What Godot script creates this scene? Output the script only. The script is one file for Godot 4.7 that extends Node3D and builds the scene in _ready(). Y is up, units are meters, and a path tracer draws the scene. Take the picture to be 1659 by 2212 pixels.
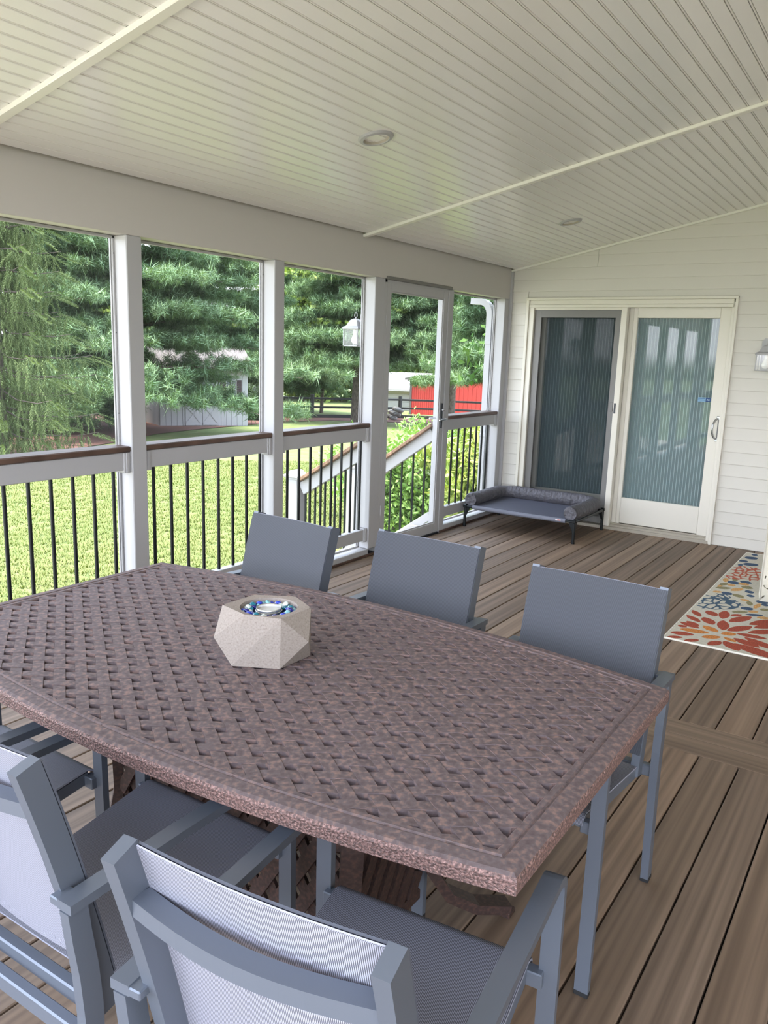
extends Node3D

const P := 0.1445            # deck board pitch
const X0 := 1.1691           # one of the deck joints
const SLOPE := 0.21          # ceiling rise per metre
const CEIL0 := 2.272         # ceiling height at the screened wall
const RIDGE := 3.7
const ZE := 7.75             # where the roof ends, behind the viewer
const ZD := 11.0             # the deck runs on in the open
const HB := 2.0138           # underside of the header beam

var rng := RandomNumberGenerator.new()
var M := {}
var boxes := {}

# ---------------------------------------------------------------- mesh builder
class MB:
	var v := PackedVector3Array()
	var n := PackedVector3Array()
	var t := PackedVector2Array()
	var uvs := false

	func tri(a: Vector3, b: Vector3, c: Vector3) -> void:
		var k := (b - a).cross(c - a)
		if k.length_squared() < 1e-16:
			return
		k = k.normalized()
		v.append(a); v.append(c); v.append(b)
		n.append(k); n.append(k); n.append(k)
		t.append(Vector2.ZERO); t.append(Vector2.ZERO); t.append(Vector2.ZERO)

	func trin(a: Vector3, b: Vector3, c: Vector3, na: Vector3, nb: Vector3, nc: Vector3) -> void:
		v.append(a); v.append(c); v.append(b)
		n.append(na); n.append(nc); n.append(nb)
		t.append(Vector2.ZERO); t.append(Vector2.ZERO); t.append(Vector2.ZERO)

	func quad(a: Vector3, b: Vector3, c: Vector3, d: Vector3) -> void:
		tri(a, b, c); tri(a, c, d)

	func quaduv(a: Vector3, b: Vector3, c: Vector3, d: Vector3, ua: Vector2, ub: Vector2, uc: Vector2, ud: Vector2) -> void:
		uvs = true
		var k := (b - a).cross(c - a).normalized()
		for q in [[a, ua], [c, uc], [b, ub], [a, ua], [d, ud], [c, uc]]:
			v.append(q[0]); n.append(k); t.append(q[1])

	func box(c: Vector3, s: Vector3, bev := 0.0, bs := Basis.IDENTITY) -> void:
		var h := s * 0.5
		var b: float = minf(bev, minf(h.x, minf(h.y, h.z)) * 0.9)
		var pt := func(x: float, y: float, z: float) -> Vector3: return c + bs * Vector3(x, y, z)
		if b <= 0.0:
			var p := []
			for i in 8:
				p.append(c + bs * Vector3(h.x if i & 1 else -h.x, h.y if i & 2 else -h.y, h.z if i & 4 else -h.z))
			quad(p[1], p[3], p[7], p[5]); quad(p[0], p[4], p[6], p[2])
			quad(p[2], p[6], p[7], p[3]); quad(p[0], p[1], p[5], p[4])
			quad(p[4], p[5], p[7], p[6]); quad(p[0], p[2], p[3], p[1])
			return
		# corner triples: for every corner three points, each lying in one face
		var q := {}
		for sx in [-1, 1]:
			for sy in [-1, 1]:
				for sz in [-1, 1]:
					q[[sx, sy, sz, 0]] = c + bs * Vector3(sx * h.x, sy * (h.y - b), sz * (h.z - b))
					q[[sx, sy, sz, 1]] = c + bs * Vector3(sx * (h.x - b), sy * h.y, sz * (h.z - b))
					q[[sx, sy, sz, 2]] = c + bs * Vector3(sx * (h.x - b), sy * (h.y - b), sz * h.z)
		for s1 in [-1, 1]:
			face([q[[s1, -1, -1, 0]], q[[s1, 1, -1, 0]], q[[s1, 1, 1, 0]], q[[s1, -1, 1, 0]]], bs * Vector3(s1, 0, 0))
			face([q[[-1, s1, -1, 1]], q[[1, s1, -1, 1]], q[[1, s1, 1, 1]], q[[-1, s1, 1, 1]]], bs * Vector3(0, s1, 0))
			face([q[[-1, -1, s1, 2]], q[[1, -1, s1, 2]], q[[1, 1, s1, 2]], q[[-1, 1, s1, 2]]], bs * Vector3(0, 0, s1))
			for s2 in [-1, 1]:
				face([q[[s1, s2, -1, 0]], q[[s1, s2, 1, 0]], q[[s1, s2, 1, 1]], q[[s1, s2, -1, 1]]], bs * Vector3(s1, s2, 0))
				face([q[[s1, -1, s2, 0]], q[[s1, 1, s2, 0]], q[[s1, 1, s2, 2]], q[[s1, -1, s2, 2]]], bs * Vector3(s1, 0, s2))
				face([q[[-1, s1, s2, 1]], q[[1, s1, s2, 1]], q[[1, s1, s2, 2]], q[[-1, s1, s2, 2]]], bs * Vector3(0, s1, s2))
				for s3 in [-1, 1]:
					face([q[[s1, s2, s3, 0]], q[[s1, s2, s3, 1]], q[[s1, s2, s3, 2]]], bs * Vector3(s1, s2, s3))

	# a flat polygon turned so that it faces out
	func face(p: Array, out: Vector3) -> void:
		var k: Vector3 = (p[1] - p[0]).cross(p[2] - p[0])
		if k.dot(out) < 0.0:
			p.reverse()
		for i in range(1, p.size() - 1):
			tri(p[0], p[i], p[i + 1])

	func span(a: Vector3, b: Vector3, w: float, h: float, up := Vector3.UP, bev := 0.0) -> void:
		var d := b - a
		var z := d.normalized()
		var x := up.cross(z)
		if x.length() < 0.01:
			x = Vector3.RIGHT.cross(z)
		x = x.normalized()
		box((a + b) * 0.5, Vector3(w, h, d.length()), bev, Basis(x, z.cross(x), z))

	func tube(p: Array, r, sides := 8, caps := true) -> void:
		var rings := []
		var prev := Vector3.ZERO
		var rad := func(i: int) -> float: return r[i] if r is Array else r
		for i in p.size():
			var d: Vector3 = (p[min(i + 1, p.size() - 1)] - p[max(i - 1, 0)]).normalized()
			var x := prev - d * prev.dot(d)
			if x.length() < 0.05:
				x = d.cross(Vector3.UP if absf(d.y) < 0.9 else Vector3.RIGHT)
			x = x.normalized()
			prev = x
			var y := d.cross(x)
			var ring := []
			for k in sides:
				var a := TAU * k / sides
				var o := x * cos(a) + y * sin(a)
				ring.append([p[i] + o * rad.call(i), o])
			rings.append(ring)
		for i in p.size() - 1:
			for k in sides:
				var a: Array = rings[i][k]
				var b: Array = rings[i][(k + 1) % sides]
				var c: Array = rings[i + 1][(k + 1) % sides]
				var d2: Array = rings[i + 1][k]
				trin(a[0], b[0], c[0], a[1], b[1], c[1]); trin(a[0], c[0], d2[0], a[1], c[1], d2[1])
		if caps:
			for k in range(1, sides - 1):
				tri(rings[0][0][0], rings[0][k + 1][0], rings[0][k][0])
				var e: Array = rings[-1]
				tri(e[0][0], e[k][0], e[k + 1][0])

	# a bar of rectangular section: w along the fixed axis «side», h across it
	func bar(p: Array, w: float, h: float, side: Vector3) -> void:
		var r := []
		for i in p.size():
			var d1: Vector3 = (p[i] - p[max(i - 1, 0)]).normalized()
			var d2: Vector3 = (p[min(i + 1, p.size() - 1)] - p[i]).normalized()
			var d := (d1 + d2).normalized()
			var u := d.cross(side).normalized()
			var m: float = 1.0 / maxf(0.5, d.dot(d2 if d1 == Vector3.ZERO else (d1 if d2 == Vector3.ZERO else d2)))
			var hw := side * w * 0.5
			var hu := u * h * 0.5 * m
			r.append([p[i] - hw - hu, p[i] + hw - hu, p[i] + hw + hu, p[i] - hw + hu])
		for i in p.size() - 1:
			var out: Vector3 = (p[i] + p[i + 1]) * 0.5
			for k in 4:
				var q := [r[i][k], r[i][(k + 1) % 4], r[i + 1][(k + 1) % 4], r[i + 1][k]]
				face(q, (q[0] + q[1] + q[2] + q[3]) * 0.25 - out)
		face(r[0].duplicate(), p[0] - p[1])
		face(r[-1].duplicate(), p[-1] - p[-2])

	func lathe(prof: Array, c: Vector3, seg := 24, from := 0.0, to := TAU) -> void:
		for i in prof.size() - 1:
			var a: Vector2 = prof[i]
			var b: Vector2 = prof[i + 1]
			var d := (b - a).normalized()
			var nn := Vector2(d.y, -d.x)
			for k in seg:
				var t0 := from + (to - from) * k / seg
				var t1 := from + (to - from) * (k + 1) / seg
				var e0 := Vector3(cos(t0), 0, sin(t0))
				var e1 := Vector3(cos(t1), 0, sin(t1))
				var p0 := c + e0 * a.x + Vector3.UP * a.y
				var p1 := c + e1 * a.x + Vector3.UP * a.y
				var p2 := c + e1 * b.x + Vector3.UP * b.y
				var p3 := c + e0 * b.x + Vector3.UP * b.y
				var n0 := e0 * nn.x + Vector3.UP * nn.y
				var n1 := e1 * nn.x + Vector3.UP * nn.y
				trin(p0, p3, p2, n0, n0, n1); trin(p0, p2, p1, n0, n1, n1)

	func ball(c: Vector3, s: Vector3, seg := 10, rings := 6) -> void:
		for i in rings:
			for k in seg:
				var q := []
				for e in [[i, k], [i + 1, k], [i + 1, k + 1], [i, k + 1]]:
					var a: float = PI * e[0] / rings
					var b: float = TAU * e[1] / seg
					q.append(Vector3(sin(a) * cos(b), cos(a), sin(a) * sin(b)))
				var nn := q.map(func(o): return (o / s).normalized())
				if i > 0:
					trin(c + q[0] * s, c + q[3] * s, c + q[2] * s, nn[0], nn[3], nn[2])
				if i < rings - 1:
					trin(c + q[0] * s, c + q[2] * s, c + q[1] * s, nn[0], nn[2], nn[1])

	# smooth grid of points (rows of equal length)
	func grid(g: Array, flip := false, uvscale := Vector2.ZERO) -> void:
		var rows := g.size()
		var cols: int = g[0].size()
		var nn := []
		for i in rows:
			var row := []
			for j in cols:
				var du: Vector3 = g[i][min(j + 1, cols - 1)] - g[i][max(j - 1, 0)]
				var dv: Vector3 = g[min(i + 1, rows - 1)][j] - g[max(i - 1, 0)][j]
				var k := du.cross(dv).normalized()
				row.append(-k if flip else k)
			nn.append(row)
		var acc := []
		for i in rows:
			var row := []
			var d := 0.0
			for j in cols:
				if j > 0: d += g[i][j].distance_to(g[i][j - 1])
				row.append(d)
			acc.append(row)
		var down := [0.0]
		var mid := cols / 2
		for i in range(1, rows):
			down.append(down[-1] + g[i][mid].distance_to(g[i - 1][mid]))
		for i in rows - 1:
			for j in cols - 1:
				var e := [[i, j], [i, j + 1], [i + 1, j + 1], [i, j], [i + 1, j + 1], [i + 1, j]]
				if not flip:
					e = [e[0], e[2], e[1], e[3], e[5], e[4]]
				for q in e:
					v.append(g[q[0]][q[1]]); n.append(nn[q[0]][q[1]])
					t.append(Vector2(acc[q[0]][q[1]], down[q[0]]) * uvscale)
		if uvscale != Vector2.ZERO:
			uvs = true

	# a cloth of some thickness over a grid
	func cloth(g: Array, thick: float, uvscale := Vector2.ZERO) -> void:
		var rows := g.size()
		var cols: int = g[0].size()
		var back := []
		for i in rows:
			var row := []
			for j in cols:
				var du: Vector3 = g[i][min(j + 1, cols - 1)] - g[i][max(j - 1, 0)]
				var dv: Vector3 = g[min(i + 1, rows - 1)][j] - g[max(i - 1, 0)][j]
				row.append(g[i][j] - du.cross(dv).normalized() * thick)
			back.append(row)
		grid(g, false, uvscale)
		grid(back, true, uvscale)
		for i in rows - 1:
			quad(g[i][0], g[i + 1][0], back[i + 1][0], back[i][0])
			quad(g[i][cols - 1], back[i][cols - 1], back[i + 1][cols - 1], g[i + 1][cols - 1])
		for j in cols - 1:
			quad(g[0][j], back[0][j], back[0][j + 1], g[0][j + 1])
			quad(g[rows - 1][j], g[rows - 1][j + 1], back[rows - 1][j + 1], back[rows - 1][j])

	# an upright extrusion of a polygon drawn in two axes
	func prism(poly: PackedVector2Array, o: Vector3, ax: Vector3, ay: Vector3, depth: Vector3) -> void:
		var idx := Geometry2D.triangulate_polygon(poly)
		var at := func(q: Vector2) -> Vector3: return o + ax * q.x + ay * q.y
		for i in range(0, idx.size(), 3):
			var p := [at.call(poly[idx[i]]), at.call(poly[idx[i + 1]]), at.call(poly[idx[i + 2]])]
			face([p[0], p[1], p[2]], -depth)
			face([p[0] + depth, p[1] + depth, p[2] + depth], depth)
		var cw := Geometry2D.is_polygon_clockwise(poly)
		for i in poly.size():
			var a: Vector2 = poly[i]
			var b: Vector2 = poly[(i + 1) % poly.size()]
			var e := b - a
			var on := Vector2(-e.y, e.x) if cw else Vector2(e.y, -e.x)
			face([at.call(a), at.call(b), at.call(b) + depth, at.call(a) + depth], ax * on.x + ay * on.y)

	func mesh() -> ArrayMesh:
		var a := []
		a.resize(Mesh.ARRAY_MAX)
		a[Mesh.ARRAY_VERTEX] = v
		a[Mesh.ARRAY_NORMAL] = n
		if uvs:
			a[Mesh.ARRAY_TEX_UV] = t
		var m := ArrayMesh.new()
		m.add_surface_from_arrays(Mesh.PRIMITIVE_TRIANGLES, a)
		return m


# ---------------------------------------------------------------- nodes
func thing(called: String, label: String, category: String, at := Vector3.ZERO, turn := 0.0, group := "") -> Node3D:
	var o := Node3D.new()
	o.name = called
	add_child(o, true)
	o.position = at
	o.rotation.y = turn
	tag(o, label, category, group)
	return o

func tag(o: Node, label: String, category: String, group := "", kind := "") -> void:
	o.set_meta("label", label)
	if category: o.set_meta("category", category)
	if group: o.set_meta("group", group)
	if kind: o.set_meta("kind", kind)

func structure(called: String, label: String, category: String, at := Vector3.ZERO) -> Node3D:
	var o := thing(called, label, category, at)
	o.set_meta("kind", "structure")
	return o

func part(called: String, mesh: Mesh, mat: Material, parent: Node = self) -> MeshInstance3D:
	var o := MeshInstance3D.new()
	o.name = called
	o.mesh = mesh
	o.material_override = mat
	parent.add_child(o, true)
	return o

func built(called: String, b: MB, mat: Material, parent: Node = self) -> MeshInstance3D:
	return part(called, b.mesh(), mat, parent)

func boxmesh(s: Vector3, bev := 0.0) -> ArrayMesh:
	var key := [s.snapped(Vector3.ONE * 1e-4), bev]
	if not boxes.has(key):
		var b := MB.new()
		b.box(Vector3.ZERO, s, bev)
		boxes[key] = b.mesh()
	return boxes[key]

func block(called: String, lo: Vector3, hi: Vector3, mat: Material, parent: Node = self, bev := 0.0) -> MeshInstance3D:
	var o := part(called, boxmesh(hi - lo, bev), mat, parent)
	o.position = (lo + hi) * 0.5
	return o

func many(called: String, mesh: Mesh, mat: Material, places: Array, tints: Array, parent: Node) -> MultiMeshInstance3D:
	var mm := MultiMesh.new()
	mm.transform_format = MultiMesh.TRANSFORM_3D
	mm.use_colors = true
	mm.mesh = mesh
	mm.instance_count = places.size()
	for i in places.size():
		mm.set_instance_transform(i, places[i])
		mm.set_instance_color(i, tints[i])
	var o := MultiMeshInstance3D.new()
	o.name = called
	o.multimesh = mm
	o.material_override = mat
	o.set_meta("kind", "stuff")
	parent.add_child(o, true)
	return o

func gy(x: float, z: float) -> float:      # the garden falls gently away from the porch
	var d := (x - 3.2924) * -0.5522 + (z - 6.9885) * -0.8337
	return -0.75 - 0.03 * (d - 7.5)

func grd(x: float, z: float) -> Vector3:
	return Vector3(x, gy(x, z), z)


# ---------------------------------------------------------------- materials
func std(c: Color, rough := 0.6, metal := 0.0) -> StandardMaterial3D:
	var m := StandardMaterial3D.new()
	m.albedo_color = c
	m.roughness = rough
	m.metallic = metal
	return m

func rgb(r: float, g: float, b: float) -> Color:
	return Color(r / 255.0, g / 255.0, b / 255.0)

func noise(freq: float, oct := 4, sd := 1, kind := FastNoiseLite.TYPE_SIMPLEX_SMOOTH) -> FastNoiseLite:
	var f := FastNoiseLite.new()
	f.noise_type = kind
	f.frequency = freq
	f.seed = sd
	f.fractal_octaves = oct
	return f

func ntex(size: int, f: FastNoiseLite, stops: Array, sx := 1) -> NoiseTexture2D:
	var g := Gradient.new()
	g.offsets = PackedFloat32Array(stops.map(func(s): return s[0]))
	g.colors = PackedColorArray(stops.map(func(s): return s[1]))
	var t := NoiseTexture2D.new()
	t.width = size
	t.height = size / sx
	t.seamless = true
	t.noise = f
	t.color_ramp = g
	return t

func world_map(m: StandardMaterial3D, t: Texture2D, s: Vector3, off := Vector3.ZERO) -> StandardMaterial3D:
	m.albedo_texture = t
	m.uv1_triplanar = true
	m.uv1_world_triplanar = true
	m.uv1_scale = s
	m.uv1_offset = off
	m.uv1_triplanar_sharpness = 8.0
	return m

func grain_image(w: int, h: int, sd: int, across := false) -> ImageTexture:   # wood grain: fine across u, long along v
	var a := noise(0.055, 3, sd)
	var b := noise(0.012, 2, sd + 7)
	var im := Image.create(w, h, false, Image.FORMAT_RGB8)
	for y in h:
		for x in w:
			# wrap by blending towards the far edge
			var fy := float(y) / h
			var fx := float(x) / w
			var g := 0.0
			for q in [[x, y, (1 - fx) * (1 - fy)], [x - w, y, fx * (1 - fy)], [x, y - h, (1 - fx) * fy], [x - w, y - h, fx * fy]]:
				g += q[2] * (0.55 * a.get_noise_2d(q[0] * 1.0, q[1] * 0.028) + 0.7 * b.get_noise_2d(q[0] * 1.0, q[1] * 0.08))
			var k := clampf(0.86 + g * 0.42, 0.45, 1.0)
			im.set_pixel(x, y, Color(k, k * (0.985 + 0.03 * g), k * (0.97 + 0.05 * g)))
	if across: im.rotate_90(CLOCKWISE)
	return ImageTexture.create_from_image(im)

func sling_image() -> ImageTexture:
	var im := Image.create(64, 64, false, Image.FORMAT_RGB8)
	for y in 64:
		for x in 64:
			var r := 0.5 + 0.5 * cos(TAU * x / 16.0)
			var d := 0.5 + 0.5 * cos(TAU * y / 8.0 + (PI if (x / 8) % 2 else 0.0))
			var k := 0.30 + 0.56 * r + 0.14 * d
			im.set_pixel(x, y, Color(k, k, k))
	return ImageTexture.create_from_image(im)

func make_materials() -> void:
	M.white = std(rgb(172, 171, 173), 0.4)
	M.header = std(rgb(194, 189, 184), 0.5)
	M.ceil = std(rgb(238, 236, 233), 0.24)
	M.batten = std(rgb(232, 230, 220), 0.35)
	M.siding = std(rgb(212, 208, 199), 0.55)
	M.door = std(rgb(222, 217, 205), 0.4)
	M.doorshade = std(rgb(168, 160, 146), 0.5)
	M.greyframe = std(rgb(120, 118, 116), 0.45, 0.2)
	M.black = std(rgb(22, 26, 28), 0.38, 0.3)
	M.gap = std(rgb(40, 34, 30), 0.9)
	M.steel = std(rgb(190, 192, 196), 0.25, 1.0)
	M.darksteel = std(rgb(70, 72, 76), 0.35, 0.6)
	var g1 := grain_image(256, 512, 3)
	M.deck = []
	for k in 6:
		var c := [rgb(141, 120, 102), rgb(135, 115, 98), rgb(144, 122, 103), rgb(138, 118, 101), rgb(132, 112, 94), rgb(142, 119, 99)][k] as Color
		M.deck.append(world_map(std(c, 0.62), g1, Vector3(2.3, 2.3, 0.42), Vector3(k * 0.37, 0, k * 0.61)))
	M.breaker = world_map(std(rgb(134, 114, 96), 0.62), grain_image(256, 512, 4, true), Vector3(0.42, 2.3, 2.3))
	var g2 := g1
	M.cap = world_map(std(rgb(98, 76, 66), 0.42), g2, Vector3(3.0, 3.0, 0.5))
	M.stepcap = world_map(std(rgb(150, 118, 94), 0.5), g2, Vector3(3.0, 3.0, 0.5))
	# furniture
	M.frame = std(rgb(102, 108, 119), 0.36, 0.3)
	M.foot = std(rgb(26, 27, 30), 0.7)
	var sl := sling_image()
	M.lit_seat = std(rgb(160, 161, 176), 0.6)  # same cloth as the backs, lightened to offset shade under the table
	M.lit_seat.albedo_texture = sl
	M.sling = std(rgb(102, 106, 119), 0.62)
	M.sling.albedo_texture = sl
	M.sling.transparency = BaseMaterial3D.TRANSPARENCY_ALPHA
	M.sling.albedo_color.a = 0.9
	M.reverse = std(rgb(196, 196, 213), 0.6)  # paler than the front, standing in for light passing through the cloth
	M.reverse.albedo_texture = sl
	M.hem = std(rgb(118, 121, 136), 0.65)
	M.hem.albedo_texture = sl
	var bronze := ntex(1024, noise(0.03, 6, 11), [[0.0, rgb(98, 90, 92)], [0.4, rgb(116, 107, 108)], [0.52, rgb(119, 113, 116)], [0.62, rgb(136, 121, 118)], [1.0, rgb(172, 146, 136)]])
	M.bronze = world_map(std(rgb(235, 225, 224), 0.6, 0.1), bronze, Vector3(1.6, 1.6, 1.6))
	M.bronze.metallic_specular = 0.25
	var fine := ntex(512, noise(0.09, 3, 5), [[0.0, Color(0, 0, 0)], [1.0, Color(1, 1, 1)]])
	var rough := ntex(512, noise(0.07, 4, 9), [[0.2, rgb(104, 88, 86)], [0.5, rgb(140, 114, 110)], [0.8, rgb(188, 154, 147)]])
	M.rim = world_map(std(rgb(235, 228, 226), 0.5, 0.2), rough, Vector3(4, 4, 4))
	M.rim.heightmap_enabled = true
	M.rim.heightmap_texture = fine
	M.rim.heightmap_scale = 0.25
	M.base = world_map(std(rgb(150, 128, 120), 0.5, 0.25), bronze, Vector3(2.2, 2.2, 2.2))
	var conc := ntex(512, noise(0.06, 5, 21), [[0.0, rgb(170, 158, 150)], [0.35, rgb(205, 194, 186)], [0.7, rgb(212, 202, 194)], [1.0, rgb(228, 220, 212)]])
	M.concrete = world_map(std(rgb(184, 180, 177), 0.85), conc, Vector3(5, 5, 5))
	M.bolster = std(rgb(92, 90, 96), 0.6)
	var crease := ntex(256, noise(0.02, 4, 31), [[0.0, Color(0, 0, 0)], [1.0, Color(1, 1, 1)]])
	M.bolster.heightmap_enabled = true
	M.bolster.heightmap_texture = crease
	M.bolster.heightmap_scale = 1.2
	M.bolster.uv1_triplanar = true
	M.bolster.uv1_scale = Vector3(4, 4, 4)
	M.bedmesh = std(rgb(84, 86, 100), 0.7)
	M.bedhem = std(rgb(112, 114, 126), 0.55)
	# panes
	M.screen = std(Color(0.46, 0.48, 0.49, 0.17), 0.9)
	M.screen.transparency = BaseMaterial3D.TRANSPARENCY_ALPHA
	M.screen.specular_mode = BaseMaterial3D.SPECULAR_DISABLED
	M.darkscreen = std(Color(0.16, 0.18, 0.2, 0.55), 0.9)
	M.darkscreen.transparency = BaseMaterial3D.TRANSPARENCY_ALPHA
	M.darkscreen.specular_mode = BaseMaterial3D.SPECULAR_DISABLED
	M.glass = std(Color(1, 1, 1, 0.04), 0.02)
	M.glass.transparency = BaseMaterial3D.TRANSPARENCY_ALPHA
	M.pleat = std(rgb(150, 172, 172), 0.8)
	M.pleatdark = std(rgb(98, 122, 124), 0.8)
	M.bulb = std(rgb(240, 240, 236), 0.3)
	M.ivory = std(rgb(226, 220, 204), 0.55)
	# garden
	var bark := ntex(256, noise(0.05, 4, 41), [[0.0, rgb(58, 50, 46)], [0.6, rgb(98, 88, 82)], [1.0, rgb(122, 112, 104)]])
	M.bark = world_map(std(Color.WHITE, 0.95), bark, Vector3(1.2, 0.4, 1.2))
	M.leaf = std(Color.WHITE, 0.75)
	M.leaf.vertex_color_use_as_albedo = true
	M.leaf.specular_mode = BaseMaterial3D.SPECULAR_DISABLED
	M.leaf.backlight_enabled = true
	M.leaf.backlight = Color(0.55, 0.6, 0.3)
	M.gloss = std(Color.WHITE, 0.4)
	M.gloss.vertex_color_use_as_albedo = true
	M.gloss.backlight_enabled = true
	M.gloss.backlight = Color(0.6, 0.62, 0.3)
	var lawn := ntex(1024, noise(0.012, 5, 51), [[0.0, rgb(90, 106, 58)], [0.4, rgb(101, 117, 66)], [0.62, rgb(110, 122, 72)], [0.85, rgb(122, 121, 82)]])
	M.lawn = world_map(std(Color.WHITE, 1.0), lawn, Vector3(0.16, 0.16, 0.16))
	var mul := ntex(512, noise(0.08, 4, 61), [[0.0, rgb(70, 48, 44)], [0.5, rgb(112, 78, 70)], [1.0, rgb(146, 104, 92)]])
	M.patio = std(rgb(196, 188, 176), 0.9)  # pale so that the added paving bounces light
	M.mulch = world_map(std(Color.WHITE, 1.0), mul, Vector3(0.6, 0.6, 0.6))
	M.fence = std(rgb(52, 56, 58), 0.9)
	M.shedwall = std(rgb(166, 166, 172), 0.8)
	M.barnred = std(rgb(176, 58, 54), 0.75)
	M.roof = std(rgb(96, 92, 92), 0.9)
	M.slate = std(rgb(92, 98, 104), 0.5)
	M.stone = std(rgb(122, 120, 118), 0.9)


# ---------------------------------------------------------------- the scene
func _ready() -> void:
	rng.seed = 7
	var cam := Camera3D.new()
	cam.name = "camera"
	cam.position = Vector3(3.2924, 1.4981, 6.9885)
	cam.rotation = Vector3(-0.19772, 0.58500, 0.03296)
	cam.fov = 65.3934
	cam.near = 0.05
	cam.far = 400.0
	add_child(cam)
	cam.current = true
	var env := Environment.new()
	env.background_mode = Environment.BG_SKY
	var sky := Sky.new()
	var sm := ProceduralSkyMaterial.new()
	sm.sky_top_color = Color(0.80, 0.86, 0.95)
	sm.sky_horizon_color = Color(0.96, 0.97, 1.0)
	sm.sky_curve = 0.25
	sm.ground_horizon_color = Color(0.50, 0.55, 0.40)
	sm.ground_bottom_color = Color(0.30, 0.34, 0.22)
	sm.sky_energy_multiplier = 1.6
	sky.sky_material = sm
	env.sky = sky
	env.background_energy_multiplier = 1.55
	env.tonemap_mode = Environment.TONE_MAPPER_LINEAR
	env.tonemap_exposure = 2.0
	env.sdfgi_enabled = true
	env.ssao_enabled = true
	env.ssil_enabled = true
	var we := WorldEnvironment.new()
	we.name = "daylight"
	we.environment = env
	add_child(we)
	var sun := DirectionalLight3D.new()           # a veiled high sun
	sun.name = "veiled_sun"
	sun.light_color = Color(1.0, 0.97, 0.9)
	sun.light_energy = 2.2
	sun.light_angular_distance = 16.0
	sun.shadow_enabled = true
	sun.rotation = Vector3(deg_to_rad(-76), deg_to_rad(-20), 0)
	sun.sky_mode = DirectionalLight3D.SKY_MODE_LIGHT_ONLY
	add_child(sun)
	make_materials()
	build_ground()
	build_floor()
	build_ceiling()
	build_back_wall()
	build_screen_walls()
	build_screen_door()
	build_slider()
	build_stairs()
	build_table()
	build_chairs()
	build_planter()
	build_dog_bed()
	build_rug()
	build_lanterns()
	build_yard()
	build_trees()
	build_bushes()


func build_ground() -> void:
	var b := MB.new()
	for i in 24:
		for j in 24:
			var q := []
			for e in [[0, 0], [0, 1], [1, 1], [1, 0]]:
				var x: float = -115.0 + (i + e[0]) * 7.0
				var z: float = -120.0 + (j + e[1]) * 7.0
				q.append(grd(x, z))
			b.quad(q[0], q[1], q[2], q[3])
	var o := built("lawn", b, M.lawn)
	tag(o, "pale green mown lawn sloping away below the screened porch", "lawn", "", "structure")
	# unseen pale paving, added to bounce light up to the ceiling
	var pv: Node3D = structure("patio", "unseen pale concrete patio added to bounce light into the porch", "patio")
	block("slab", Vector3(-0.3, -0.6, ZD + 0.3), Vector3(10.0, -0.3, ZD + 7.0), M.patio, pv)
	block("slab", Vector3(-9.0, -0.75, 6.2), Vector3(-0.3, -0.45, 15.0), M.patio, pv)


func build_floor() -> void:
	var f := structure("floor", "brown composite deck boards with dark joints running towards the house wall", "floor")
	block("light_block", Vector3(-0.12, -0.22, -0.1), Vector3(7.5, -0.06, ZD + 0.1), M.gap, f)  # added dark slab that blocks light below the board joints
	for k in range(-8, 44):
		var x: float = X0 + k * P + 0.003
		var x2: float = minf(x + P - 0.006, 7.44)
		x = maxf(x, 0.001)
		var m: Material = M.deck[(k * 7 + 60) % 6]
		block("plank", Vector3(x, -0.026, 0.004), Vector3(x2, 0, 3.631), m, f, 0.003)
		block("plank", Vector3(x, -0.026, 3.908), Vector3(x2, 0, ZD), M.deck[(k * 5 + 63) % 6], f, 0.003)
	block("plank", Vector3(0, -0.026, 3.632), Vector3(7.44, 0, 3.768), M.breaker, f, 0.0015)
	block("plank", Vector3(0, -0.026, 3.7695), Vector3(7.44, 0, 3.907), M.breaker, f, 0.0015)


func ceil_y(x: float) -> float:
	return CEIL0 + SLOPE * (x if x < RIDGE else 2.0 * RIDGE - x)


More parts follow.
